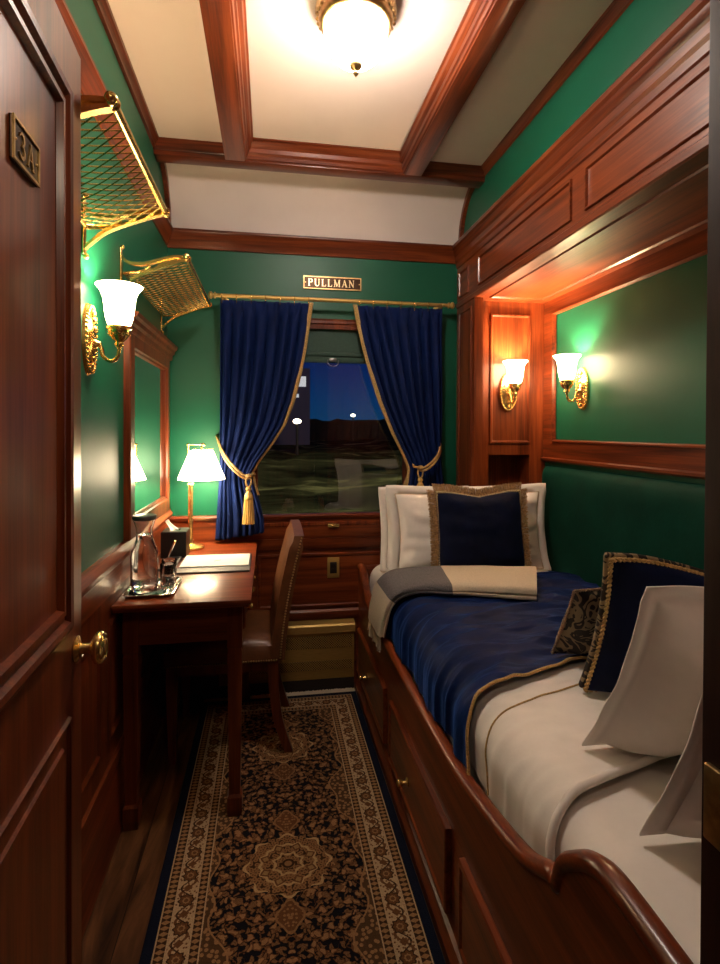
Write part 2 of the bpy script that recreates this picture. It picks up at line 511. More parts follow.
# ================================================================== SHELL
o = MB().box(-1.35, 1.6, -0.92, D + 0.08, -0.06, 0.0).build('floor', mat_floor()); struct(o, 'dark walnut plank floor left of the rug')
o = MB().box(-0.75, 1.6, YN - 0.1, 2.60, ZC, ZC + 0.05).build('ceiling', CREAM); struct(o, 'flat cream ceiling between mahogany beams')
# cove
mb = MB(); rows = []
for i in range(17):
    a = PI / 2 * i / 16
    rows.append([(x, 2.585 + 0.245 * math.cos(a), 2.345 + 0.288 * math.sin(a)) for x in (XL - 0.02, 1.06)])
mb.quadstrip(rows); o = mb.build('ceiling_cove', CREAM, smooth=180); struct(o, 'curved cream ceiling cove above the window wall')
# left wall
o = MB().box(XL - 0.08, XL, YN - 0.1, D + 0.08, 0, ZC + 0.05).build('wall_left', GREEN); struct(o, 'green painted left wall')
# window wall with an opening
wx0, wx1, wz0, wz1 = -0.10, 0.76, 0.86, 1.88
mb = MB()
for a, b, c, d in ((XL, wx0, 0, ZC), (wx1, XF + 0.03, 0, ZC), (wx0, wx1, 0, wz0), (wx0, wx1, wz1, ZC)):
    mb.box(a, b, D, D + 0.07, c, d)
o = mb.build('wall_back', GREEN); struct(o, 'green window wall at the far end')
# right frieze
o = MB().box(1.032, 1.10, YN, D, 2.25, ZC + 0.02).build('wall_right', GREEN); struct(o, 'green frieze above the berth fascia')
# alcove wall
o = MB().box(XW + 0.004, XW + 0.06, YN, D, 0.0, 2.12).build('wall_alcove', GREEN); struct(o, 'green panelled wall inside the berth alcove')
# doorway wall
mb = MB()
mb.box(-0.75, -0.368, YN - 0.08, YN, 0, ZC); mb.box(0.475, XW + 0.06, YN - 0.08, YN, 0, ZC); mb.box(-0.368, 0.475, YN - 0.08, YN, 2.07, ZC)
o = mb.build('wall_front', wood('z', 0.8)); struct(o, 'doorway wall beside the camera')

mb = MB(); mb.box(-1.35, -1.27, -0.85, YN - 0.08, 0, ZC); mb.box(1.27, 1.35, -0.85, YN - 0.08, 0, ZC); mb.box(-1.35, 1.35, -0.92, -0.85, 0, ZC)
mb.box(-1.35, -0.75, YN - 0.08, YN, 0, ZC); mb.box(-1.35, 1.55, -0.92, YN - 0.1, 2.45, 2.5)
o = mb.build('wall_corridor', wood('z', 0.8)); struct(o, 'panelled corridor wall and ceiling behind the camera')
tn = [0]
def trim(mb, mat, label, smooth=None, parent=None):
    tn[0] += 1
    o = mb.build('trim_%d' % tn[0], mat, smooth=smooth); struct(o, label); return o

# ---- ceiling beams
CH = [(0, 0), (0, -0.012), (-0.010, -0.016), (-0.014, -0.028), (-0.024, -0.036), (-0.030, -0.05), (-0.036, -0.055), (-0.036, -0.07)]
mb = MB(); mb.box(XL, 1.04, 2.508, 2.585, 2.565, ZC + 0.01, 0.004)
mb.prism([(2.508, ZC), (2.508, 2.585), (2.502, 2.588), (2.50, 2.60), (2.492, 2.612), (2.49, ZC)], 'x', XL, 1.04)
trim(mb, wood('x'), 'mahogany cross beam at the far end of the ceiling', 30)
def long_beam(x0, x1, inner, label):
    mb = MB(); mb.box(x0, x1, YN, 2.508, 2.565, ZC + 0.01, 0.003)
    s = 1 if inner > 0 else -1; e = x1 if s > 0 else x0
    prof = [(e, 2.57), (e + s * 0.006, 2.572), (e + s * 0.010, 2.582), (e + s * 0.016, 2.586), (e + s * 0.018, 2.60), (e + s * 0.030, 2.610), (e + s * 0.034, 2.622), (e + s * 0.040, 2.626), (e + s * 0.040, ZC + 0.002), (e, ZC + 0.002)]
    mb.prism(prof, 'y', YN, 2.508)
    return trim(mb, wood('y'), label, 30)
long_beam(-0.200, -0.114, 1, 'left mahogany ceiling beam running towards the window')
long_beam(0.628, 0.712, -1, 'right mahogany ceiling beam running towards the window')
mb = MB()
e = 2.508
mb.prism([(e, 2.572), (e - 0.010, 2.575), (e - 0.016, 2.588), (e - 0.030, 2.594), (e - 0.036, 2.610), (e - 0.06, 2.618), (e - 0.07, 2.626), (e - 0.085, 2.628), (e - 0.085, ZC + 0.002), (e, ZC + 0.002)], 'x', -0.114, 0.628)
trim(mb, wood('x'), 'stepped moulding closing the centre ceiling panel', 30)
# edge trims of the ceiling
mb = MB(); mb.prism([(XL, ZC), (XL + 0.028, ZC), (XL + 0.026, 2.622), (XL + 0.012, 2.606), (XL + 0.010, 2.596), (XL, 2.592)], 'y', YN, 2.51); trim(mb, wood('y'), 'thin dark moulding along the left ceiling edge', 30)
mb = MB(); mb.prism([(1.034, ZC), (1.006, ZC), (1.008, 2.622), (1.022, 2.606), (1.024, 2.596), (1.034, 2.592)], 'y', YN, 2.51); trim(mb, wood('y'), 'thin dark moulding along the right ceiling edge', 30)
# curved trims at the ends of the cove
for xa, xb, lab in ((XL, XL + 0.022, 'left'), (1.012, 1.034, 'right')):
    mb = MB(); rows = []
    for i in range(17):
        a = PI / 2 * i / 16; c, s_ = math.cos(a), math.sin(a)
        ro, ri = 1.0, 0.89
        rows.append([(xa, 2.585 + 0.245 * ro * c, 2.345 + 0.285 * ro * s_), (xb, 2.585 + 0.245 * ro * c, 2.345 + 0.285 * ro * s_), (xb, 2.585 + 0.245 * ri * c, 2.345 + 0.285 * ri * s_), (xa, 2.585 + 0.245 * ri * c, 2.345 + 0.285 * ri * s_)])
    mb.quadstrip(rows, closed_u=True, cap=True); trim(mb, wood('y'), lab + ' curved mahogany edge of the ceiling cove', 30)
# cornices
CP = [(0, 2.265), (0.010, 2.265), (0.014, 2.282), (0.020, 2.290), (0.024, 2.304), (0.036, 2.318), (0.044, 2.334), (0.050, 2.338), (0.050, 2.350), (0, 2.350)]
mb = MB(); mb.prism([(D - p, z) for p, z in CP], 'x', XL, XF + 0.02); trim(mb, wood('x'), 'mahogany cornice across the window wall', 30)
mb = MB(); mb.prism([(XL + p * 0.7, z) for p, z in CP], 'y', YN, D - 0.03); trim(mb, wood('y'), 'mahogany picture rail along the left wall', 30)

# ---- left wainscot
mb = MB(); mb.box(XL, XL + 0.006, YN, D - 0.002, 0.1, 0.87)
for y0, y1 in ((1.02, 1.72), (1.80, 2.74)):
    mb.nested((XL + 0.006, y0, 0.36), EY, EZ, EX, y1 - y0, 0.385, [(0, 0), (0.004, 0.007), (0.014, 0.008), (0.022, 0.003), (0.026, 0.001), (0.06, 0.006)])
trim(mb, wood('z', 0.8), 'mahogany wainscot panels on the left wall behind the desk', 30)
mb = MB(); mb.prism([(XL, 0.825), (XL + 0.012, 0.825), (XL + 0.014, 0.85), (XL + 0.018, 0.905), (XL + 0.026, 0.915), (XL + 0.029, 0.93), (XL + 0.026, 0.938), (XL + 0.02, 0.945), (XL + 0.014, 0.957), (XL, 0.957)], 'y', YN, D - 0.012)
trim(mb, wood('y', 1.15), 'moulded mahogany chair rail along the left wall', 30)
mb = MB(); mb.prism([(XL, 0), (XL + 0.022, 0), (XL + 0.022, 0.03), (XL + 0.014, 0.045), (XL + 0.014, 0.17), (XL + 0.010, 0.20), (XL + 0.008, 0.24), (XL + 0.016, 0.25), (XL + 0.014, 0.28), (XL, 0.29)], 'y', YN, D - 0.03)
o = mb.build('baseboard_left', wood('y', 0.9), smooth=30); struct(o, 'tall mahogany skirting along the left wall')

# ---- wainscot of the window wall
mb = MB(); mb.box(XL + 0.01, XF, D - 0.010, D, 0.0, 0.80)
mb.prism([(D, 0.785), (D - 0.014, 0.785), (D - 0.018, 0.80), (D - 0.020, 0.82), (D - 0.020, 0.885), (D - 0.030, 0.893), (D - 0.034, 0.905), (D - 0.026, 0.913), (D, 0.915)], 'x', XL + 0.01, XF)
mb.prism([(D - 0.010, 0.722), (D - 0.016, 0.725), (D - 0.022, 0.735), (D - 0.024, 0.785), (D - 0.010, 0.785)], 'x', XL + 0.01, XF)
mb.nested((0.60 + 0.0, D - 0.010, 0.42), -EX, EZ, -EY, 0.66, 0.285, [(0, 0), (0.003, 0.008), (0.012, 0.009), (0.018, 0.002)])
mb.prism([(D - 0.010, 0.372), (D - 0.026, 0.372), (D - 0.026, 0.398), (D - 0.016, 0.408), (D - 0.010, 0.408)], 'x', XL + 0.02, XF)
trim(mb, wood('x', 0.95), 'mahogany wainscot below the window', 30)

# ================================================================== WINDOW
wz0, wz1 = 0.86, 1.88
win = thing('window_1', 'train window in a mahogany frame with night landscape outside', None, (0.33, D, wz0), kind='structure')
mb = MB()
mb.nested((-0.115, D, 0.845), EX, EZ, -EY, 0.89, 1.09, [(0, 0), (0, 0.018), (0.010, 0.024), (0.024, 0.024), (0.030, 0.016), (0.052, 0.014), (0.056, -0.02), (0.056, -0.045)], fill=False)
mb.build('window_frame', wood('z'), win, 30)
MB().box(-0.06, 0.72, D + 0.030, D + 0.034, 0.895, 1.885).build('window_pane', PANE, win)
mb = MB(); mb.box(0.300, 0.362, D - 0.042, D - 0.020, 0.842, 0.862, 0.004); mb.box(0.318, 0.344, D - 0.05, D - 0.04, 0.848, 0.857, 0.003)
mb.build('window_handle', BRASS, win, 30)
# roller blind
bl = thing('roller_blind', 'dark green roller blind pulled down at the top of the window', 'blind', (0.33, D + 0.01, 1.70))
MB().box(-0.055, 0.715, D + 0.008, D + 0.010, 1.735, 1.885).build('blind_cloth', SHADEG, bl)
mb = MB(); mb.box(-0.055, 0.715, D + 0.002, D + 0.016, 1.708, 1.738, 0.004); mb.box(-0.055, 0.715, D + 0.000, D + 0.016, 1.742, 1.764, 0.006); mb.build('bottom_bar', SHADEG, bl, 30)
mb = MB(); mb.tube([(0.302, D - 0.003, 1.722), (0.302, D - 0.006, 1.705), (0.312, D - 0.008, 1.692), (0.33, D - 0.008, 1.688), (0.348, D - 0.008, 1.692), (0.358, D - 0.006, 1.705), (0.358, D - 0.003, 1.722)], 0.0035, 8)
mb.box(0.312, 0.348, D - 0.004, D + 0.002, 1.712, 1.732, 0.002); mb.build('pull_ring', CHROME, bl, 60)

# ================================================================== BERTH ALCOVE WOODWORK
# fascia
ZS = 2.022
mb = MB()
mb.box(XF, XF + 0.03, YN, D, ZS, 2.30)
mb.prism([(XF + 0.02, 2.235), (XF, 2.235), (XF - 0.006, 2.24), (XF - 0.008, 2.262), (XF - 0.016, 2.272), (XF - 0.018, 2.296), (XF - 0.028, 2.306), (XF - 0.034, 2.324), (XF - 0.044, 2.332), (XF - 0.044, 2.348), (XF - 0.038, 2.356), (XF + 0.02, 2.356)], 'y', YN, D)
for y0, y1 in ((1.70, 2.53), (0.80, 1.62)):
    mb.nested((XF, y1, 2.068), -EY, EZ, -EX, y1 - y0, 0.142, [(0, 0), (0.002, 0.008), (0.008, 0.008), (0.012, 0.002), (0.014, -0.004), (0.016, -0.004)])
mb.nested((XF, D - 0.035, 2.068), -EY, EZ, -EX, 0.14, 0.142, [(0, 0), (0.002, 0.007), (0.010, 0.007), (0.016, -0.004)])
mb.prism([(XF, ZS - 0.004), (XF - 0.006, ZS), (XF - 0.006, ZS + 0.022), (XF, ZS + 0.028)], 'y', YN, D)
trim(mb, wood('y', 1.05), 'mahogany berth fascia with long raised panels above the bed', 30)
# pilaster
mb = MB(); mb.box(XF, XF + 0.045, 2.585, D, 0.668, ZS)
mb.nested((XF, D - 0.035, 0.70), -EY, EZ, -EX, 0.19, 1.29, [(0, 0), (0.002, 0.007), (0.010, 0.007), (0.016, -0.004)])
trim(mb, wood('z', 1.05), 'mahogany pilaster between window wall and berth alcove', 30)
# soffit
mb = MB(); mb.box(XF + 0.03, XW + 0.01, YN, D, 2.035, 2.06)
mb.nested((XF + 0.09, 2.62, 2.035), -EY, EX, -EZ, 2.05, 0.30, [(0, 0), (0.004, 0.006), (0.010, 0.006), (0.018, 0.001), (0.020, -0.004)])
trim(mb, wood('y', 1.1), 'panelled mahogany soffit above the bed', 30)
# end panel with sunk panel and niche
YE = 2.70
mb = MB()
x0, x1 = XF + 0.045, XW
for a, b, c, d in ((x0, x1, 1.225, 2.035), (x0, 1.140, 0.0, 1.225), (1.372, x1, 0.0, 1.225), (1.140, 1.372, 0.0, 0.98)):
    mb.box(a, b, YE, YE + 0.02, c, d)
mb.box(1.130, 1.382, YE + 0.12, YE + 0.13, 0.97, 1.235); mb.box(1.130, 1.140, YE + 0.02, YE + 0.12, 0.97, 1.235); mb.box(1.372, 1.382, YE + 0.02, YE + 0.12, 0.97, 1.235)
mb.box(1.130, 1.382, YE + 0.02, YE + 0.12, 1.225, 1.235); mb.box(1.130, 1.382, YE + 0.02, YE + 0.12, 0.97, 0.98)
mb.nested((1.145, YE, 1.285), EX, EZ, -EY, 0.228, 0.685, [(0, 0), (0.002, 0.010), (0.010, 0.010), (0.016, 0.002), (0.018, -0.006)])
trim(mb, wood('z', 1.15), 'mahogany end panel of the alcove with an open niche', 30)
# rails on the alcove wall
mb = MB()
mb.box(XW - 0.012, XW + 0.004, YN, YE, 1.962, 2.035); mb.box(XW - 0.012, XW + 0.004, YN, YE, 1.195, 1.300)
mb.box(XW - 0.0115, XW + 0.004, 2.60, YE, 1.30, 1.962)
mb.nested((XW - 0.012, 2.606, 1.294), -EY, EZ, -EX, 2.1, 0.674, [(0, 0), (0.002, 0.008), (0.008, 0.008), (0.012, 0.0), (0.014, -0.012)], fill=False)
mb.prism([(XW, 1.190), (XW - 0.016, 1.190), (XW - 0.026, 1.198), (XW - 0.026, 1.208), (XW - 0.012, 1.214), (XW, 1.214)], 'y', YN, YE)
trim(mb, wood('y', 1.05), 'mahogany rails framing the green alcove panel', 30)
# right door jamb
jam = MB(); jam.box(0.438, 0.56, YN - 0.075, YN + 0.006, 0, 2.1, 0.003); jam.box(0.452, 0.475, YN - 0.14, YN - 0.07, 0, 2.1, 0.002)
jo = trim(jam, plain('dark_mahogany_jamb', (0.022, 0.0055, 0.003), 0.6, 0, 0.3, 30, stretch=(6, 6, 0.4), spec=0.15), 'dark mahogany door jamb at the right edge of the view', 30)
mb = MB(); mb.box(0.4315, 0.4385, YN - 0.07, YN - 0.004, 0.942, 1.018, 0.002); mb.tube([(0.4355, YN - 0.05, 1.0), (0.4355, YN - 0.05, 0.96)], 0.006, 8)
mb.build('strike_plate', BRASS_OLD, jo, 30)

# ================================================================== DOOR (open, at the left)
dr = thing('door_1', 'open mahogany panelled compartment door at the left edge', None, (-0.311, 0.455, 0.02), math.radians(2.55), kind='structure')
L = 0.598
mb = MB(); mb.box(-0.040, -0.0, 0.0, L, 0.0, 2.0, 0.002)
BOL = [(0, 0), (0.004, 0.010), (0.012, 0.014), (0.020, 0.012), (0.026, 0.004), (0.034, 0.004), (0.038, 0.010), (0.046, 0.010), (0.052, -0.004), (0.056, -0.005)]
mb.nested((0, L - 0.082, 0.993), -EY, EZ, EX, L - 0.16, 0.902, BOL)
mb.nested((0, L - 0.076, 0.13), -EY, EZ, EX, L - 0.15, 0.715, [(0, 0), (0.002, 0.006), (0.006, 0.006), (0.010, 0.0005), (0.034, 0.0005), (0.037, 0.005), (0.041, 0.005), (0.07, 0.003)])
mb.build('door_leaf', wood('z', 0.95), dr, 30, local=True)
kn = MB(); kn.lathe([(0.0, 0.0), (0.022, 0.0), (0.023, 0.003), (0.016, 0.006), (0.010, 0.008), (0.0085, 0.022), (0.010, 0.026), (0.020, 0.029), (0.0265, 0.034), (0.028, 0.040), (0.0255, 0.046), (0.021, 0.048), (0.018, 0.046), (0.014, 0.049), (0.006, 0.050), (0, 0.050)], (0, L - 0.036, 0.943), 24, 'x')
kn.build('door_knob', BRASS, dr, 50, local=True)
# number plate on the door
py0, pz0, pw, ph = 0.290, 1.672, 0.089, 0.056
mb = MB(); mb.box(0.0, 0.004, py0, py0 + pw, pz0, pz0 + ph, 0.0015)
np_ = mb.build('number_plate', PLATE_D, dr, local=True)
def rr_frame(mb, O, U, Vv, N, w, h, t, d):
    mb.nested(O, U, Vv, N, w, h, [(0, 0), (0, d), (t, d), (t, d * 0.2)], fill=False)
mb = MB(); rr_frame(mb, (0.004, py0, pz0), EY, EZ, EX, pw, ph, 0.004, 0.0025); mb.build('plate_rim', BRASS_OLD, np_, local=True)
def arc(cx, cy, rx, ry, a0, a1, n=12):
    return [(cx + rx * math.cos(math.radians(lerp(a0, a1, i / n))), cy + ry * math.sin(math.radians(lerp(a0, a1, i / n)))) for i in range(n + 1)]
def glyph(mb, ch, O, U, Vv, N, s, d):
    """serif capitals in a unit box; returns the advance"""
    def P(pts): return [(p[0] * s, p[1] * s) for p in pts]
    def st(pts, w): mb.stroke(P(pts), [x * s for x in w] if isinstance(w, list) else w * s, O, U, Vv, N, d)
    K, T = 0.15, 0.065
    def ser(x, y, w=0.26): st([(x - w / 2, y), (x + w / 2, y)], 0.05)
    if ch == 'P':
        st([(0.16, 0), (0.16, 1)], K); ser(0.17, 0.025); st([(0.04, 0.975), (0.4, 0.975)], 0.05); st(arc(0.38, 0.75, 0.24, 0.225, 90, -90), [0.05 + 0.1 * math.sin(PI * i / 12) for i in range(13)]); st([(0.18, 0.525), (0.4, 0.525)], 0.05); return 0.72
    if ch == 'U':
        st([(0.17, 1), (0.17, 0.3)], K); st(arc(0.42, 0.3, 0.25, 0.28, 180, 360), [lerp(K, T, i / 12) for i in range(13)]); st([(0.67, 0.3), (0.67, 1)], T); ser(0.17, 0.975); ser(0.67, 0.975, 0.22); return 0.85
    if ch == 'L':
        st([(0.16, 0), (0.16, 1)], K); ser(0.17, 0.975); st([(0.04, 0.025), (0.6, 0.025)], 0.05); st([(0.6, 0.0), (0.63, 0.25)], 0.05); return 0.70
    if ch == 'M':
        st([(0.14, 0), (0.16, 1)], T); st([(0.17, 1), (0.48, 0.05)], K); st([(0.48, 0.05), (0.8, 1)], T); st([(0.82, 0), (0.82, 1)], K); ser(0.14, 0.025, 0.22); ser(0.82, 0.025); ser(0.13, 0.975, 0.2); ser(0.84, 0.975, 0.22); return 1.0
    if ch == 'A':
        st([(0.12, 0), (0.40, 1)], T); st([(0.38, 1), (0.68, 0)], K); st([(0.22, 0.33), (0.56, 0.33)], 0.05); ser(0.12, 0.025, 0.22); ser(0.68, 0.025); return 0.82
    if ch == 'N':
        st([(0.15, 0), (0.15, 1)], T); st([(0.15, 0.98), (0.7, 0.04)], K); st([(0.7, 0), (0.7, 1)], T); ser(0.15, 0.025, 0.22); ser(0.13, 0.975, 0.2); ser(0.7, 0.975, 0.22); return 0.88
    if ch == '3':
        st(arc(0.32, 0.74, 0.22, 0.23, 160, -90), [0.06 + 0.09 * math.sin(PI * i / 12) for i in range(13)]); st(arc(0.32, 0.27, 0.26, 0.25, 90, -160), [0.06 + 0.1 * math.sin(PI * i / 12) for i in range(13)]); return 0.70
    return 0.4
mb = MB(); u = 0.017
for ch in '3A': u += glyph(mb, ch, (0.004, py0 + u, pz0 + 0.0115), EY, EZ, EX, 0.033, 0.002) * 0.033 + 0.004
mb.build('lettering', BRASS_OLD, np_, local=True)
for yy in (py0 + 0.0085, py0 + pw - 0.0085):
    mb = MB(); mb.ball((0.0045, yy, pz0 + ph / 2), 0.0022, 8); mb.build('screw', BRASS_OLD, np_, True, local=True)

# ================================================================== NAME SIGN
sg = thing('name_plate', 'bronze name plate with raised capitals above the curtain rod', 'sign', (0.325, D, 2.10))
mb = MB(); mb.box(0.173, 0.478, D - 0.008, D - 0.0005, 2.092, 2.158, 0.002); mb.build('plate', PLATE_D, sg)
mb = MB(); rr_frame(mb, (0.173, D - 0.008, 2.092), EX, EZ, -EY, 0.305, 0.066, 0.0045, 0.003); mb.build('plate_rim', BRASS_OLD, sg)
mb = MB(); u = 0.196
for ch in 'PULLMAN': u += glyph(mb, ch, (u, D - 0.008, 2.107), EX, EZ, -EY, 0.037, 0.003) * 0.037 + 0.0062
mb.build('lettering', plain('pale_brass_letters', (0.62, 0.47, 0.27), 0.3, 0.8), sg)
for xx in (0.183, 0.468):
    mb = MB(); mb.ball((xx, D - 0.009, 2.125), 0.003, 8); mb.build('screw', BRASS_OLD, sg, True)

# ================================================================== MIRROR
mr = thing('wall_mirror', 'tall mahogany framed mirror with moulded cornice above the desk', 'mirror', (XL, 2.39, 0.957))
mb = MB()
mb.nested((XL, 2.015, 0.957), EY, EZ, EX, 0.765, 0.752, [(0, 0), (0, 0.020), (0.005, 0.024), (0.060, 0.024), (0.065, 0.018), (0.072, 0.016), (0.075, 0.006)], fill=False)
mb.prism([(XL, 1.694), (XL + 0.026, 1.694), (XL + 0.030, 1.70), (XL + 0.031, 1.718), (XL + 0.040, 1.726), (XL + 0.043, 1.740), (XL + 0.053, 1.748), (XL + 0.055, 1.763), (XL, 1.763)], 'y', 1.985, 2.812)
mb.build('mirror_frame', wood('z'), mr, 30)
MB().box(XL + 0.002, XL + 0.0065, 2.085, 2.710, 1.027, 1.640).build('mirror_glass', MIRROR, mr)

# ================================================================== CEILING LAMP
cl = thing('ceiling_lamp', 'brass ceiling lamp with glowing ribbed opal bowl and finial', 'lamp', (0.255, 1.625, ZC))
C0 = (0, 0, 0)
mb = MB(); mb.lathe([(0.085, 0.0), (0.112, -0.004), (0.122, -0.012), (0.124, -0.022), (0.116, -0.032), (0.113, -0.05), (0.108, -0.062), (0.102, -0.066), (0.096, -0.064), (0.094, -0.05)], C0, 40); 
rim = mb.build('rim', BRASS_OLD, cl, 60, local=True)
mb = MB()
for k in range(36):
    a = 2 * PI * k / 36; mb.ball((0.117 * math.cos(a), 0.117 * math.sin(a), -0.038), 0.006, 6)
mb.build('beading', BRASS_OLD, rim, True, local=True)
mb = MB(); bp = [(0.097 * math.cos(a) ** 0.75 if a < 1.5 else 0.004, -0.058 - 0.118 * math.sin(a)) for a in [PI / 2 * i / 14 for i in range(15)]]
mb.lathe(bp, C0, 40); mb.build('glass_bowl', BOWL, cl, 180, local=True)
for k in range(6):
    a = 2 * PI * k / 6 + 0.55
    mb = MB(); mb.tube([((r + 0.0008) * math.cos(a), (r + 0.0008) * math.sin(a), z) for r, z in bp[:-1]], 0.0014, 6); mb.build('rib', BRASS_OLD, cl, 60, local=True)
mb = MB(); mb.lathe([(0.003, -0.165), (0.016, -0.168), (0.021, -0.176), (0.018, -0.185), (0.009, -0.190), (0.005, -0.194), (0.008, -0.199), (0.008, -0.203), (0.005, -0.208), (0.002, -0.212), (0, -0.213)], C0, 20); mb.build('finial', BRASS_OLD, cl, 50, local=True)

# ================================================================== WALL SCONCES (wall behind is local x=0, arm reaches +x)
def make_sconce():
    r = thing('wall_sconce', '', 'wall lamp', (0, 0, 0), 0, 'brass wall sconces')
    mb = MB(); mb.lathe([(0.0, 0.020), (0.020, 0.019), (0.030, 0.014), (0.036, 0.010), (0.042, 0.012), (0.048, 0.009), (0.050, 0.0)], (0, 0, 0), 36, 'x', 1.0, 2.06)
    bp_ = mb.build('back_plate', BRASS, r, 50, local=True)
    mb = MB()
    for k in range(40):
        a = 2 * PI * k / 40; mb.ball((0.012, 0.045 * math.cos(a), 0.093 * math.sin(a)), 0.0042, 6)
    for a_, b_ in ((0.018, 0.030), (0.016, 0.055), (0.018, -0.03), (0.015, -0.055), (0.014, 0.075), (0.013, -0.075)): mb.ball((a_, 0, b_), 0.009, 8)
    mb.build('beading', BRASS, bp_, True, local=True)
    mb = MB(); mb.tube(spline([(0.014, 0, -0.012), (0.034, 0, -0.018), (0.042, 0, -0.046), (0.062, 0, -0.060), (0.080, 0, -0.048), (0.085, 0, -0.020)], 6), 0.0055, 10)
    mb.lathe([(0.0, 0.012), (0.012, 0.013), (0.014, 0.020), (0.009, 0.026), (0.007, 0.034)], (0.014 - 0.012, 0, -0.012), 16, 'x')
    mb.build('arm', BRASS, r, 50, local=True)
    mb = MB(); mb.lathe([(0.004, -0.022), (0.010, -0.020), (0.013, -0.012), (0.010, -0.006), (0.020, 0.004), (0.026, 0.014), (0.029, 0.022), (0.029, 0.028), (0.034, 0.031), (0.034, 0.038), (0.030, 0.041), (0.027, 0.040)], (0.085, 0, 0), 24)
    for k in range(14):
        a = 2 * PI * k / 14; mb.ball((0.085 + 0.026 * math.cos(a), 0.026 * math.sin(a), 0.016), 0.0042, 6)
    mb.build('cup', BRASS, r, 50, local=True)
    mb = MB(); mb.lathe([(0.026, 0.036), (0.031, 0.046), (0.036, 0.062), (0.039, 0.08), (0.041, 0.1), (0.044, 0.122), (0.050, 0.138), (0.058, 0.148), (0.063, 0.154), (0.0615, 0.1545), (0.056, 0.147), (0.048, 0.136), (0.042, 0.12), (0.039, 0.1), (0.034, 0.064), (0.024, 0.040)], (0.085, 0, 0), 30)
    mb.build('glass_shade', BULB, r, 180, local=True)
    return r
def spot(name, loc, power, col=WARM, size=0.02):
    l = bpy.data.lights.new(name, 'POINT'); l.energy = power; l.color = col; l.shadow_soft_size = size
    o = bpy.data.objects.new(name, l); COL.objects.link(o); o.location = loc; return o
s1 = make_sconce(); s1.location = (XL, 1.635, 1.605); s1['label'] = 'brass sconce with frosted bell shade on the left green wall by the door'
s2 = dup(s1, (1.245, YE - 0.005, 1.556), -PI / 2, 'brass sconce with frosted bell shade on the wooden alcove end panel')
s3 = dup(s1, (XW + 0.004, 2.352, 1.553), PI, 'brass sconce with frosted bell shade on the green alcove wall')
for nm, p in (('sconce_bulb', (XL + 0.085, 1.635, 1.605 + 0.092)), ('sconce_bulb', (1.245, YE - 0.09, 1.556 + 0.092)), ('sconce_bulb', (XW - 0.081, 2.352, 1.553 + 0.092))):
    spot(nm, p, 15.0, (1, 0.66, 0.36), 0.014)

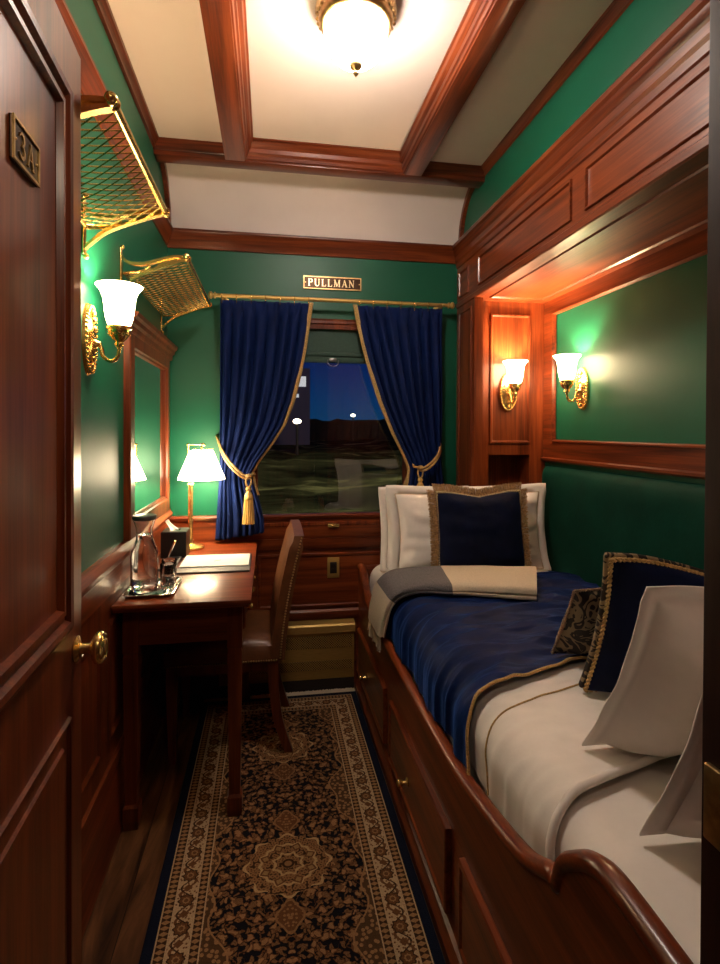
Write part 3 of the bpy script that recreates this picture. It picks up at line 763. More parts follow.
# ================================================================== LUGGAGE RACKS
def rack(xr, y0, y1, zr, zw, label):
    t = thing('luggage_rack', label, 'luggage rack', (XL, (y0 + y1) / 2, zw - 0.05), 0, 'brass luggage racks on the left wall')
    mb = MB(); mb.tube([(xr, y0, zr), (xr, y1, zr)], 0.0085, 14)
    for yy, s in ((y0, -1), (y1, 1)):
        mb.lathe([(0, -0.016), (0.008, -0.014), (0.012, -0.006), (0.012, 0.004), (0.009, 0.010), (0.013, 0.014), (0.012, 0.018)] if s < 0 else [(0.012, -0.018), (0.013, -0.014), (0.009, -0.010), (0.012, -0.004), (0.012, 0.006), (0.008, 0.014), (0, 0.016)], (xr, yy, zr), 16, 'y')
    mb.build('front_rail', BRASS, t, 50)
    mb = MB(); mb.tube([(XL + 0.012, y0 + 0.01, zw), (XL + 0.012, y1 - 0.01, zw)], 0.005, 10); mb.build('wall_rail', BRASS, t, 60)
    for yb in (y0 + 0.012, y1 - 0.012):
        mb = MB(); w = xr - XL
        # wall bar
        mb.box(XL + 0.001, XL + 0.007, yb - 0.011, yb + 0.011, zw - 0.075, zw + 0.085, 0.002)
        for zz in (zw - 0.078, zw + 0.088): mb.ball((XL + 0.009, yb, zz), 0.008, 10)
        rows = []
        arm = spline([(XL + 0.006, zw + 0.07), (XL + 0.03, zw + 0.045), (XL + 0.09, zw + 0.042), (xr - 0.06, zr + 0.012), (xr, zr)], 6) if False else None
        top = spline([(XL + 0.005, yb, zw + 0.065), (XL + 0.025, yb, zw + 0.038), (XL + 0.08, yb, zw + 0.034), (xr - 0.05, yb, zr + 0.0), (xr, yb, zr)], 6)
        bot = spline([(XL + 0.005, yb, zw - 0.060), (XL + 0.022, yb, zw - 0.040), (XL + 0.07, yb, zw - 0.002), (xr - 0.05, yb, zr - 0.022), (xr, yb, zr - 0.006)], 6)
        for path in (top, bot):
            mb.quadstrip([[V((p.x, p.y - 0.009, p.z - 0.005)), V((p.x, p.y + 0.009, p.z - 0.005)), V((p.x, p.y + 0.009, p.z + 0.005)), V((p.x, p.y - 0.009, p.z + 0.005))] for p in path], closed_u=True, cap=True)
        mb.tube([(XL + 0.012, yb, zw), (XL + 0.07, yb, zw + 0.005), (XL + 0.10, yb, zw + 0.028)], 0.005, 8)
        # infill web near the tip
        n = 10; a = [top[int(lerp(len(top) * 0.62, len(top) - 1, i / n))] for i in range(n + 1)]; b = [bot[int(lerp(len(bot) * 0.62, len(bot) - 1, i / n))] for i in range(n + 1)]
        for dy in (-0.002, 0.002): mb.quadstrip([[V((p.x, p.y + dy, p.z)) for p in a], [V((p.x, p.y + dy, p.z)) for p in b]])
        mb.build('bracket', BRASS, t, 50)
    mb = MB(); w = xr - XL - 0.012; Lr = y1 - y0 - 0.02; st_ = 0.030
    def pt(a, b, dz): return (XL + 0.012 + a, y0 + 0.01 + b, lerp(zw, zr, a / w) + dz - 0.010 * math.sin(PI * a / w))
    slope = 0.62
    for sgn in (1, -1):
        k = -int(Lr / st_) - 20
        while k * st_ < Lr + w * 2:
            b0 = k * st_; pts = []
            for i in range(13):
                a = w * i / 12; bb = b0 + sgn * a * slope
                if 0 <= bb <= Lr: pts.append(pt(a, bb, sgn * 0.001))
            if len(pts) > 1: mb.tube(pts, 0.0019, 4)
            k += 1
    for bb in (0.0, Lr): mb.tube([pt(w * i / 6, bb, 0) for i in range(7)], 0.004, 6)
    mb.build('net', BRASS, t, 60)
    return t
rack(-0.292, 1.075, 1.607, 1.965, 1.905, 'nearer brass luggage rack with diamond netting beside the open door')
rack(-0.285, 1.955, 2.685, 1.950, 1.888, 'farther brass luggage rack with diamond netting above the mirror')

# ================================================================== CURTAINS
RY = 2.754; RZ = 2.016
rod = thing('curtain_rod', 'brass curtain rod with turned finials across the window wall', 'curtain rod', (0.33, RY, RZ))
MB().tube([(-0.262, RY, RZ), (0.93, RY, RZ)], 0.0095, 14).build('rod', BRASS_DULL, rod, 60)
for xx, s in ((-0.262, -1), (0.93, 1)):
    mb = MB(); mb.lathe([(0.010, 0), (0.016, s * 0.003), (0.016, s * 0.008), (0.010, s * 0.011), (0.011, s * 0.016), (0.018, s * 0.021), (0.0185, s * 0.028), (0.013, s * 0.034), (0.006, s * 0.038), (0, s * 0.039)], (xx, RY, RZ), 16, 'x'); mb.build('finial', BRASS_DULL, rod, 50)
for xx in (-0.225, 0.895):
    mb = MB(); mb.tube([(xx, D - 0.002, RZ - 0.010), (xx, RY + 0.01, RZ - 0.010)], 0.006, 8); mb.lathe([(0.0, -0.002), (0.022, -0.002), (0.020, -0.008), (0.008, -0.012)], (xx, D, RZ - 0.010), 16, 'y'); mb.build('wall_bracket', BRASS_DULL, rod, 50)
def tab(zt, pts): return pts
def curtain(lead, outer, zbot, side, label):
    """lead/outer: z -> x tables (ascending z)"""
    t = thing('curtain', label, 'curtain', ((lead[-1][1] + outer[-1][1]) / 2, RY, 0.80), 0, 'blue velvet curtains')
    NP = 8; nu, nv = 200, 80
    ztop = 1.996; rows = []; lead_pts = []
    for j in range(nv + 1):
        v = j / nv; row = []
        for i in range(nu + 1):
            u = i / nu                                     # 0 = outer, 1 = leading edge
            zl = lerp(ztop, zbot[1], v); zo = lerp(ztop, zbot[0], v)
            z = lerp(zo, zl, u)
            xo = interp(outer, z); xl_ = interp(lead, z)
            wd = abs(xl_ - xo)
            gather = max(0.0, 1.0 - wd / 0.46)
            uu = u + 0.035 * math.sin(9 * u + 1.3 * side) * gather
            amp = lerp(0.022, 0.026, gather) * (0.5 + 0.5 * min(1, v * 4))
            ph = 2 * PI * NP * u + 0.35 * math.sin(3 * z) + 0.9 * math.sin(2.2 * u * PI)
            y = RY + 0.012 + amp * math.sin(ph) + 0.006 * math.sin(2.3 * ph + z * 5) * min(1, v * 3) + 0.012 * noise.noise(V((u * 6 + side * 9, z * 2.2, 0)))
            if v < 0.09:
                q = 1 - v / 0.09; q = q * q * (3 - 2 * q); y = lerp(y, RY + 0.012 - 0.016 * max(0, math.cos(2 * PI * NP * u)) ** 4, q)
            x = xo + (xl_ - xo) * uu + 0.004 * math.cos(ph) * side
            row.append(V((x, y, z)))
        rows.append(row); lead_pts.append(row[-1].copy())
    mb = MB(); mb.quadstrip(rows); c = mb.build('drape', CURT, t, 180)
    c.modifiers.new('thick', 'SOLIDIFY').thickness = 0.003
    lead_pts = [p for p in lead_pts if p.z > 1.02]
    mb = MB(); s = 1 if lead[-1][1] > outer[-1][1] else -1
    mb.quadstrip([[p + V((-s * 0.007, -0.014, 0)) for p in lead_pts], [p + V((s * 0.012, -0.013, 0)) for p in lead_pts], [p + V((s * 0.014, -0.004, 0)) for p in lead_pts], [p + V((s * 0.004, 0.006, 0)) for p in lead_pts]])
    mb.build('edge_trim', GOLDC, t, 180)
    return t
leadL = [(0.79, -0.028), (0.90, -0.030), (1.0, -0.055), (1.08, -0.080), (1.14, -0.090), (1.20, -0.055), (1.28, 0.005), (1.377, 0.067), (1.5, 0.112), (1.65, 0.148), (1.8, 0.174), (2.0, 0.201)]
outL = [(0.79, -0.275), (1.0, -0.262), (1.14, -0.250), (1.25, -0.252), (1.5, -0.250), (2.0, -0.247)]
leadR = [(0.79, 0.690), (0.95, 0.700), (1.08, 0.735), (1.15, 0.742), (1.22, 0.712), (1.30, 0.670), (1.344, 0.647), (1.5, 0.578), (1.65, 0.528), (1.8, 0.486), (2.0, 0.436)]
outR = [(0.79, 0.945), (1.0, 0.930), (1.14, 0.905), (1.30, 0.902), (1.6, 0.906), (2.0, 0.904)]
curtain(leadL, outL, (0.80, 0.835), 1, 'blue velvet curtain left of the window, tied back over the desk')
curtain(leadR, outR, (0.80, 0.82), -1, 'blue velvet curtain right of the window, tied back over the bed pillows')
def ring_proto():
    mb = MB(); mb.tube([(0, 0.0155 * math.cos(2 * PI * k / 18), 0.0155 * math.sin(2 * PI * k / 18)) for k in range(18)], 0.002, 6, closed=True)
    mb.tube([(0, 0, -0.015), (0, 0.002, -0.030)], 0.0015, 6)
    return mb.build('curtain_ring', BRASS, None, 60, local=True)
rp = ring_proto(); first = True
for xs, lab, grp in (([-0.235 + 0.0715 * k for k in range(7)], 'small brass ring holding up the left curtain', 'rings of the left curtain'), ([0.455 + 0.0735 * k for k in range(7)], 'small brass ring holding up the right curtain', 'rings of the right curtain')):
    for x in xs:
        r_ = rp if first else rp.copy()
        if not first: COL.objects.link(r_)
        first = False
        r_.location = (x, RY, RZ - 0.005); tag(r_, lab, 'curtain ring', grp)
def tieback(hook, waist, back, label, hookside):
    t = thing('curtain_tieback', label, 'tieback', (waist[0], RY - 0.06, 0.90), 0, 'gold rope tiebacks')
    mb = MB()
    for off in (0.0, 0.014):
        mid = V(((hook[0] + waist[0]) / 2, RY - 0.066, (hook[2] + waist[2]) / 2 - 0.035 - off * 0.4))
        p = spline([(hook[0], hook[1], hook[2] - off * 0.2), (lerp(hook[0], mid.x, 0.45), RY - 0.035, lerp(hook[2], mid.z, 0.5) - 0.006 - off), mid - V((0, 0, off)), (lerp(mid.x, waist[0], 0.6), RY - 0.065, lerp(mid.z, waist[2], 0.6) - 0.012 - off), V(waist) - V((0, 0, off))], 10)
        mb.tube(p, 0.0062, 8)
    p = spline([waist, (waist[0] + hookside * 0.020, RY - 0.02, waist[2] + 0.004), (waist[0] + hookside * 0.018, RY + 0.04, waist[2] + 0.01), back], 8)
    mb.tube(p, 0.006, 8)
    mb.build('cord', GOLDC, t, 60)
    MB().lathe([(0, 0.03), (0.010, 0.028), (0.012, 0.020), (0.006, 0.012), (0.006, 0.0)], (hook[0], D - 0.03, hook[2]), 14, 'y').build('wall_hook', BRASS, t, 60)
    x, y, z = waist[0], RY - 0.070, waist[2]
    mb = MB()
    mb.tube([(x + 0.013 * math.sin(2 * PI * k / 16), y, z - 0.026 - 0.026 * math.cos(2 * PI * k / 16)) for k in range(16)], 0.0045, 8, closed=True)
    mb.ball((x, y, z - 0.0), 0.017, 14, 0.8)
    mb.build('knot', GOLDC, t, 60)
    ts = MB(); ts.lathe([(0.004, -0.050), (0.013, -0.056), (0.014, -0.066), (0.008, -0.072), (0.012, -0.078), (0.019, -0.092), (0.022, -0.104), (0.0225, -0.112), (0.019, -0.116)], (x, y, z), 20)
    ts = ts.build('tassel_head', TASS, t, 60)
    mb = MB(); rows = []
    for j in range(10):
        f = j / 9; row = []
        for k in range(72):
            a = 2 * PI * k / 72; r = lerp(0.019, 0.0285, f ** 0.8) + 0.0016 * math.sin(18 * a) + 0.0008 * math.sin(31 * a + j)
            row.append((x + r * math.cos(a), y + r * math.sin(a), z - 0.112 - 0.118 * f + (0.003 * math.sin(11 * a) if j == 9 else 0)))
        rows.append(row)
    mb.quadstrip(rows, closed_u=True, cap=True); mb.build('tassel_skirt', TASS, ts, 40)
tieback((-0.262, D - 0.03, 1.318), (-0.100, RY - 0.062, 1.125), (-0.19, D - 0.03, 1.22), 'gold rope tieback with tassel on the left curtain beside the table lamp', 1)
tieback((0.912, D - 0.03, 1.312), (0.765, RY - 0.062, 1.160), (0.70, D - 0.03, 1.02), 'gold rope tieback with tassel on the right curtain behind the pillows', -1)

# ================================================================== BED
bed = thing('bed', 'built-in mahogany berth with curved front rail and drawers beneath', 'bed', (0.95, 1.65, 0))
BX = 0.467
prof = [(2.812, .645), (2.76, .645), (2.72, .632), (2.68, .605), (2.62, .562), (2.55, .530), (2.45, .512), (2.3, .498), (2.1, .492), (1.6, .490), (1.32, .497), (1.17, .517), (1.04, .539), (0.945, .561), (0.89, .586), (0.85, .608), (0.832, .614), (0.818, .612), (0.810, .640), (0.797, .665), (0.772, .688), (0.735, .715), (0.69, .731), (0.62, .731), (0.50, .724)]
mb = MB()
rows = [[(BX, y, 0.05), (BX, y, z - 0.012), (BX + 0.024, y, z - 0.012), (BX + 0.024, y, 0.05)] for y, z in prof]
mb.quadstrip(rows, closed_u=True, cap=True)
mb.build('front_board', wood('y', 0.95), bed, 30)
mb = MB(); mb.tube(spline([(BX + 0.011, y, z - 0.012) for y, z in prof], 4), 0.0195, 10, flat=0.78); mb.build('top_rail', wood('y', 1.1), bed, 60)
mb = MB(); mb.prism([(BX + 0.0, 0.0), (BX - 0.022, 0.0), (BX - 0.022, 0.030), (BX - 0.014, 0.042), (BX - 0.010, 0.058), (BX, 0.064)], 'y', 0.5, 2.80); mb.build('plinth', wood('y', 0.9), bed, 30)
mb = MB(); mb.box(BX + 0.024, XF - 0.001, 2.788, 2.808, 0.05, 0.640, 0.004); mb.build('end_board', wood('x', 0.95), bed, 30)
mb = MB(); mb.box(BX + 0.0245, XW - 0.002, 0.51, YE - 0.002, 0.05, 0.41); mb.build('bed_base', wood('y', 0.8), bed)
for y0, y1, lab in ((2.10, 2.775, None), (1.33, 2.005, None), (0.56, 1.235, None)):
    mb = MB(); mb.nested((BX, y1, 0.098), -EY, EZ, -EX, y1 - y0, 0.222, [(0, 0), (0, 0.014), (0.004, 0.017), (0.012, 0.017), (0.018, 0.012), (0.022, 0.012)])
    d_ = mb.build('drawer', wood('y', 0.95), bed, 30)
    mb = MB(); ym = (y0 + y1) / 2 + 0.06
    mb.lathe([(0.014, 0), (0.015, -0.004), (0.006, -0.007), (0.005, -0.018), (0.010, -0.022), (0.014, -0.028), (0.013, -0.034), (0.006, -0.038), (0, -0.0385)], (BX - 0.011, ym, 0.185), 18, 'x')
    mb.build('drawer_knob', BRASS, d_, 50)

def soft(x, y, sc_, seed): return noise.noise(V((x * sc_, y * sc_, seed)))
def cloth_sheet(xw, yA, yB, zt, rad, zlow, wr, seed, ny=120, nx=64, xs=0.50, edgefun=None, thick=0.006, crown=0.02, far_drop=0.0, stretch=(9, 4)):
    """cloth lying on the bed: from the alcove wall side (xw) over the front edge (xs) and down to zlow"""
    rows = []
    Lf = xw - xs - rad; La = rad * PI / 2; Ld = zt - rad - zlow
    tot = Lf + La + max(Ld, 0)
    for j in range(ny + 1):
        v = j / ny; row = []
        for i in range(nx + 1):
            s = tot * i / nx
            if s < Lf: x, z, nx_, nz_ = xw - s, zt, 0, 1
            elif s < Lf + La:
                a = (s - Lf) / rad; x, z = xs + rad - rad * math.sin(a), zt - rad + rad * math.cos(a); nx_, nz_ = -math.sin(a), math.cos(a)
            else: x, z, nx_, nz_ = xs, zt - rad - (s - Lf - La), -1, 0
            ya, yb = yA, yB
            if edgefun: ya = edgefun(s / tot, yA)
            y = lerp(ya, yb, v)
            ru = (x - xs) / (xw - xs)
            lift = crown * math.sin(PI * min(1, max(0, ru)) ** 0.8) * (1 if nz_ > 0.5 else nz_)
            n1 = noise.noise(V((x * stretch[1] * 0.7, y * stretch[0] + x * 2.0, seed))) + 0.6 * noise.noise(V((x * stretch[1] * 1.8 + 5, y * stretch[0] * 1.9 - x * 3, seed + 4)))
            ridge = (1 - abs(noise.noise(V((x * 3.2 + y * 1.5, y * 7.5 - x * 2.0, seed + 9)))) * 2.4)
            r2 = 1 - abs(noise.noise(V((x * 4.5 - y * 2.0, y * 15.0 + x * 3.0, seed + 21)))) * 3.0
            d = wr * (n1 * 0.7 + max(0, ridge) * 0.65 + max(0, r2) * 0.42)
            hang = 0.0022 * math.sin(y * 34) * (1 if nz_ < 0.3 else 0) * min(1, (zt - z) / 0.12)
            row.append(V((x + nx_ * (d + lift * 0.2) + nx_ * abs(hang), y, z + nz_ * (d + lift))))
        rows.append(row)
    return rows
# mattress
mt = thing('mattress', 'thick white mattress with fitted sheet filling the berth', 'mattress', (0.97, 1.6, 0.42))
mb = MB()
rows = cloth_sheet(1.395, 0.515, 2.78, 0.640, 0.07, 0.43, 0.0035, 2.0, 130, 50, xs=0.522, crown=0.014)
# keep clear of the end panel
for r in rows:
    for p in r:
        if p.x > 1.0: p.y = min(p.y, 2.69)
mb.quadstrip(rows); mb.build('fitted_sheet', LINEN, mt, 180)
mb = MB(); mb.box(0.53, 1.39, 0.52, 2.685, 0.42, 0.60, 0.02); mb.build('mattress_core', LINEN, mt, 30)
# white duvet
dv = thing('duvet', 'white duvet turned down below the blue coverlet', 'duvet', (0.95, 1.7, 0.66))
def ef_d(s, y): return 1.055 - 0.17 * max(0, (s - 0.35)) ** 1.0 / 0.65 - 0.0
mb = MB(); rows_d = cloth_sheet(1.39, 1.03, 2.37, 0.662, 0.085, 0.502, 0.0065, 5.0, 190, 80, xs=0.511, edgefun=ef_d, crown=0.016, stretch=(7, 5))
mb.quadstrip(rows_d)
# rolled edge
mb.tube([p + V((0, 0.004, -0.005)) for p in rows_d[0]], 0.0085, 8)
dob = mb.build('duvet_cover', LINEN, dv, 180)
def on_rows(rows, y, lift):
    out = []
    n = len(rows[0])
    for i in range(n):
        for a, b in zip(rows, rows[1:]):
            ya, yb = a[i].y, b[i].y
            yy = y(i / (n - 1))
            if ya <= yy <= yb:
                f = (yy - ya) / max(1e-6, yb - ya); p = a[i].lerp(b[i], f)
                t = (i / (n - 1)); out.append(p + (V((-lift, 0, 0)) if t > 0.9 else V((-lift * 0.6, 0, lift * 0.6)) if t > 0.78 else V((0, 0, lift)))); break
    return out
mb = MB(); mb.tube(on_rows(rows_d, lambda s: 1.372 - 0.19 * max(0, s - 0.35) / 0.65, 0.002), 0.0022, 6); mb.build('piping', GOLDC, dv, 60)
# coverlet
cv = thing('coverlet', 'navy blue quilted coverlet with gold piped hem across the bed', 'bedspread', (0.95, 1.9, 0.67))
def ef_c(s, y): return 1.455 - 0.20 * max(0, s - 0.35) / 0.65
mb = MB(); rows_c = cloth_sheet(1.392, 1.42, 2.275, 0.676, 0.095, 0.502, 0.019, 11.0, 220, 100, xs=0.497, edgefun=ef_c, crown=0.020, stretch=(9, 4))
mb.quadstrip(rows_c); mb.build('quilt', COVER, cv, 180)
mb = MB(); mb.tube([p + V((0, 0, 0.0)) for p in rows_c[0]], 0.0044, 8); mb.build('piping', GOLDC, cv, 60)
mb = MB(); mb.tube([p for p in rows_c[-1]], 0.006, 8); mb.build('far_hem', COVER, cv, 60)

# throw blanket
th = thing('throw_blanket', 'folded grey and cream wool throw with fringe across the far end of the bed', 'blanket', (0.8, 2.25, 0.70))
def throw_rows(s0, s1, n, grow=0.0):
    path = spline([(1.08, 0, 0.730), (0.98, 0, 0.730), (0.80, 0, 0.729), (0.62, 0, 0.720), (0.535, 0, 0.702), (0.482, 0, 0.652), (0.458, 0, 0.580), (0.448, 0, 0.515)], 10)
    ls = [0]
    for a, b in zip(path, path[1:]): ls.append(ls[-1] + (b - a).length)
    def at(f):
        L_ = f * ls[-1]
        for i in range(len(ls) - 1):
            if L_ <= ls[i + 1] + 1e-9:
                return path[i].lerp(path[i + 1], (L_ - ls[i]) / (ls[i + 1] - ls[i])), (path[i + 1] - path[i]).normalized()
        return path[-1], (path[-1] - path[-2]).normalized()
    rows = []
    for k in range(n + 1):
        f = lerp(s0, s1, k / n); p, t = at(f)
        nrm = V((-t.z, 0, t.x)); nrm = nrm if nrm.z > 0 or nrm.x < 0 else -nrm
        if nrm.z < 0 and abs(nrm.x) < 0.5: nrm = -nrm
        yc = lerp(2.055, 2.245, min(1, f * 1.25)); hw = lerp(0.165, 0.125, max(0, (f - 0.5) / 0.5)); h = lerp(0.028, 0.015, f); shx = 0.085 * max(0, 1 - f * 1.5)
        row = []
        # two-layer fold seen from the aisle end
        sec = [(-1, 0.0), (-0.99, 0.55), (-0.93, 0.95), (-0.6, 1.05), (-0.1, 1.0), (0.4, 1.05), (0.8, 1.0), (0.97, 0.7), (1, 0), (0.97, -0.7), (0.8, -1), (0.2, -1), (-0.5, -1), (-0.93, -1.0), (-1.0, -0.75), (-1.01, -0.4), (-0.95, -0.12), (-0.93, -0.06)]
        for a, b in sec:
            row.append(p + V((0, 0, 0)) + nrm * (b * h + 0.003 * noise.noise(V((f * 9, a * 2, 3)))) + V((a * shx, yc + a * hw + 0.006 * noise.noise(V((f * 6, b, 8))), 0.004)))
        rows.append(row)
    return rows
mb = MB(); mb.quadstrip(throw_rows(0.0, 0.46, 26), closed_u=True, cap=True); mb.build('cream_half', CREAMW, th, 50)
mb = MB(); mb.quadstrip(throw_rows(0.46, 0.80, 22), closed_u=True, cap=True); mb.build('grey_band', GREYW, th, 50)
mb = MB(); endrows = throw_rows(0.80, 1.0, 14); mb.quadstrip(endrows, closed_u=True, cap=True); mb.build('cream_end', CREAMW, th, 50)
mb = MB(); er = endrows[-1]
for k in range(34):
    f = k / 33; y = lerp(2.135, 2.375, f); x = 0.446 + random.uniform(-0.008, 0.006)
    mb.tube(spline([(x, y, 0.512), (x - 0.002, y + random.uniform(-0.006, 0.006), 0.485), (x - 0.003 + random.uniform(-0.003, 0.003), y + random.uniform(-0.01, 0.01), 0.455 + random.uniform(-0.006, 0.008))], 4), 0.0026, 5)
mb.build('fringe', CREAMW, th, 60)

# ---- pillows
def pillow_obj(name, w, h, t, mat, loc, tilt, rotz, label, cat, group=None, flange=0.0, seed=0, pinch=0.05, wrink=0.006, n=44, slump=0.0, chop=0.0):
    """stands on its lower edge; front is local -y; tilt leans the top towards +y"""
    bm = bmesh.new()
    def P(a, b, side):
        ex = 1 - pinch * (1 - b * b); ez = 1 - pinch * (1 - a * a)
        x = a * w / 2 * ex; z = b * h / 2 * ez
        f = max(0.0, (1 - a ** 4)) * max(0.0, (1 - b ** 4)); f = f ** 0.62
        f *= (1.0 - 0.20 * b)
        z -= chop * max(0, b) ** 3 * max(0, 1 - abs(a) * 1.3) ** 1.5
        wr = wrink * (noise.noise(V((a * 3.1 + seed, b * 3.3, side * 3))) + 0.5 * noise.noise(V((a * 8 + seed, b * 6, side * 5 + 2)))) * min(1, f * 2.2)
        cr = 0.004 * math.sin(9 * math.atan2(b, a) + seed) * (abs(a * b)) * f
        return V((x, side * (f * t / 2 + wr + cr), z))
    vs = {}
    for side in (-1, 1):
        for i in range(n + 1):
            for j in range(n + 1):
                a = math.sin(PI / 2 * (2 * i / n - 1)); b = math.sin(PI / 2 * (2 * j / n - 1))
                edge = i in (0, n) or j in (0, n)
                key = (i, j, 0 if edge else side)
                if key not in vs: vs[key] = bm.verts.new(P(a, b, side))
        for i in range(n):
            for j in range(n):
                q = []
                for di, dj in ((0, 0), (1, 0), (1, 1), (0, 1)):
                    ii, jj = i + di, j + dj
                    q.append(vs[(ii, jj, 0 if (ii in (0, n) or jj in (0, n)) else side)])
                try: bm.faces.new(q)
                except ValueError: pass
    loop = []
    for i in range(n): loop.append((i, 0))
    for j in range(n): loop.append((n, j))
    for i in range(n, 0, -1): loop.append((i, n))
    for j in range(n, 0, -1): loop.append((0, j))
    edge = [vs[(i, j, 0)].co.copy() for i, j in loop]
    if flange:
        m = len(loop); prev = [vs[(i, j, 0)] for i, j in loop]
        for k, fr in enumerate((0.5, 1.0)):
            cur = []
            for q, (i, j) in enumerate(loop):
                p = edge[q]; a = 2 * i / n - 1; b = 2 * j / n - 1
                d = V((0, 0, 0))
                if i == 0: d.x = -1
                if i == n: d.x = 1
                if j == 0: d.z = -0.25
                if j == n: d.z = 1
                wv = 0.010 * noise.noise(V((p.x * 9 + seed, p.z * 9, 4 + seed))) * fr
                cur.append(bm.verts.new(p + d * flange * fr + V((0, wv, 0))))
            for q in range(m):
                bm.faces.new((prev[q], prev[(q + 1) % m], cur[(q + 1) % m], cur[q]))
            prev = cur
    lowest = min(v.co.z for v in bm.verts)
    for v in bm.verts: v.co.z -= lowest
    edge = [p - V((0, 0, lowest)) for p in edge]
    bmesh.ops.recalc_face_normals(bm, faces=bm.faces)
    me = bpy.data.meshes.new(name); bm.to_mesh(me); bm.free()
    o = bpy.data.objects.new(name, me); COL.objects.link(o); me.materials.append(mat)
    me.polygons.foreach_set('use_smooth', [True] * len(me.polygons))
    if flange:
        md = o.modifiers.new('thick', 'SOLIDIFY'); md.thickness = 0.003; md.offset = 0
    o.location = loc; o.rotation_euler = (-tilt, 0, rotz)
    tag(o, label, cat, group)
    return o, edge
def cord(o, edge, r, mat, name='cord', twist=True):
    pts = edge
    mb = MB()
    if twist:
        # resample finely and wrap two strands
        L_ = [0]
        for a, b in zip(pts, pts[1:] + pts[:1]): L_.append(L_[-1] + (b - a).length)
        tot = L_[-1]; N = 520; fine = []
        i = 0
        for k in range(N):
            s = tot * k / N
            while L_[i + 1] < s: i += 1
            fine.append(pts[i].lerp(pts[(i + 1) % len(pts)], (s - L_[i]) / max(1e-9, L_[i + 1] - L_[i])))
        for ph in (0, PI):
            path = []
            for k, p in enumerate(fine):
                t = (fine[(k + 1) % N] - fine[k - 1]).normalized(); u_ = V((0, 1, 0)); v_ = t.cross(u_).normalized()
                a = 2 * PI * k / N * 74 + ph
                path.append(p + u_ * (math.cos(a) * r * 0.5) + v_ * (math.sin(a) * r * 0.5))
            mb.tube(path, r * 0.62, 5, closed=True)
    else: mb.tube(pts, r, 8, closed=True)
    return mb.build(name, mat, o, 60, local=True)
def brush_fringe(o, edge, wid, mat):
    n = len(edge); mb = MB()
    c = sum((p for p in edge), V((0, 0, 0))) / n
    for layer in range(3):
        for q in range(n):
            p, p2 = edge[q], edge[(q + 1) % n]
            for k in range(5):
                a = p.lerp(p2, k / 5.0); b = p.lerp(p2, (k + 0.9) / 5.0)
                t = (p2 - p).normalized() if (p2 - p).length > 1e-6 else EX
                out = V((t.z, 0, -t.x))
                if out.dot(a - c) < 0: out = -out
                out = (out + (a - c).normalized() * 0.6).normalized()
                w_ = wid * random.uniform(0.82, 1.08); dy = (layer - 1) * 0.007 + random.uniform(-0.004, 0.004)
                j = t * random.uniform(-0.003, 0.003)
                vs = [mb.bm.verts.new(x) for x in (a - out * 0.006 + V((0, (layer - 1) * 0.004, 0)), b - out * 0.006 + V((0, (layer - 1) * 0.004, 0)), b + out * w_ + V((0, dy, 0)) + j, a + out * w_ + V((0, dy, 0)) + j)]
                mb.bm.faces.new(vs)
    return mb.build('fringe', mat, o, None, local=True)

TB = 0.672
# far end, leaning on the window wall
pillow_obj('pillow', 0.40, 0.365, 0.13, LINEN_W, (0.768, 2.580, 0.664), math.radians(6), math.radians(1), 'white flanged pillow at the far end, behind the other one, next to the window', 'pillow', 'white flanged pillows', 0.036, 3.0, 0.05, 0.010)
p2, e2 = pillow_obj('pillow', 0.735, 0.375, 0.14, LINEN_W, (0.956, 2.452, 0.668), math.radians(8), math.radians(0), 'white flanged pillow at the far end, right behind the fringed navy cushion', 'pillow', 'white flanged pillows', 0.042, 8.0, 0.06, 0.012)
mb = MB(); mb.tube([p + V((0, -0.004, 0)) for p in e2], 0.0016, 6, closed=True); tag(mb.build('stitching', plain('beige_stitching', (0.5, 0.36, 0.2), 0.8), p2, 60, local=True), 'beige embroidered line')
p3, e3 = pillow_obj('cushion', 0.425, 0.375, 0.13, VELVET_N, (0.955, 2.320, 0.706), math.radians(9), math.radians(1), 'square navy velvet cushion with thick tan brush fringe at the far end', 'cushion', None, 0, 13.0, 0.045, 0.006, chop=0.022)
brush_fringe(p3, e3, 0.034, FRINGE); cord(p3, [p + V((0, -0.008, 0)) for p in [(q - V((0, 0, 0.185))) * 0.965 + V((0, 0, 0.185)) for q in e3]], 0.006, plain('pale_gold_braid', (0.45, 0.34, 0.17), 0.7, 0, 0.4, 200))
# near end, leaning on the doorway wall (tops towards the camera)
p4, e4 = pillow_obj('cushion', 0.40, 0.225, 0.10, DAMASK, (1.010, 1.478, 0.706), math.radians(-24), math.radians(8), 'small black and gold damask cushion in front of the corded navy one', 'cushion', None, 0, 17.0, 0.03, 0.003)
cord(p4, e4, 0.0045, plain('pink_beige_braid', (0.30, 0.19, 0.12), 0.7, 0, 0.4, 160))
p5, e5 = pillow_obj('cushion', 0.53, 0.375, 0.16, VELVET_N, (1.055, 1.235, 0.694), math.radians(-17), math.radians(-3), 'large navy velvet cushion edged with twisted gold cord near the door', 'cushion', None, 0, 21.0, 0.06, 0.010, chop=0.045)
cord(p5, e5, 0.0062, GOLDC)
mb = MB(); mb.tube([p + V((0, 0.019, 0)) for p in e5], 0.0075, 8, closed=True); tag(mb.build('damask_gusset', DAMASK, p5, 60, local=True), 'black and gold damask side band')
pillow_obj('pillow', 0.65, 0.40, 0.19, LINEN_W, (1.015, 1.030, 0.684), math.radians(-27), math.radians(-2), 'white flanged pillow near the door, leaning behind the corded navy cushion', 'pillow', 'white flanged pillows', 0.036, 31.0, 0.06, 0.014)
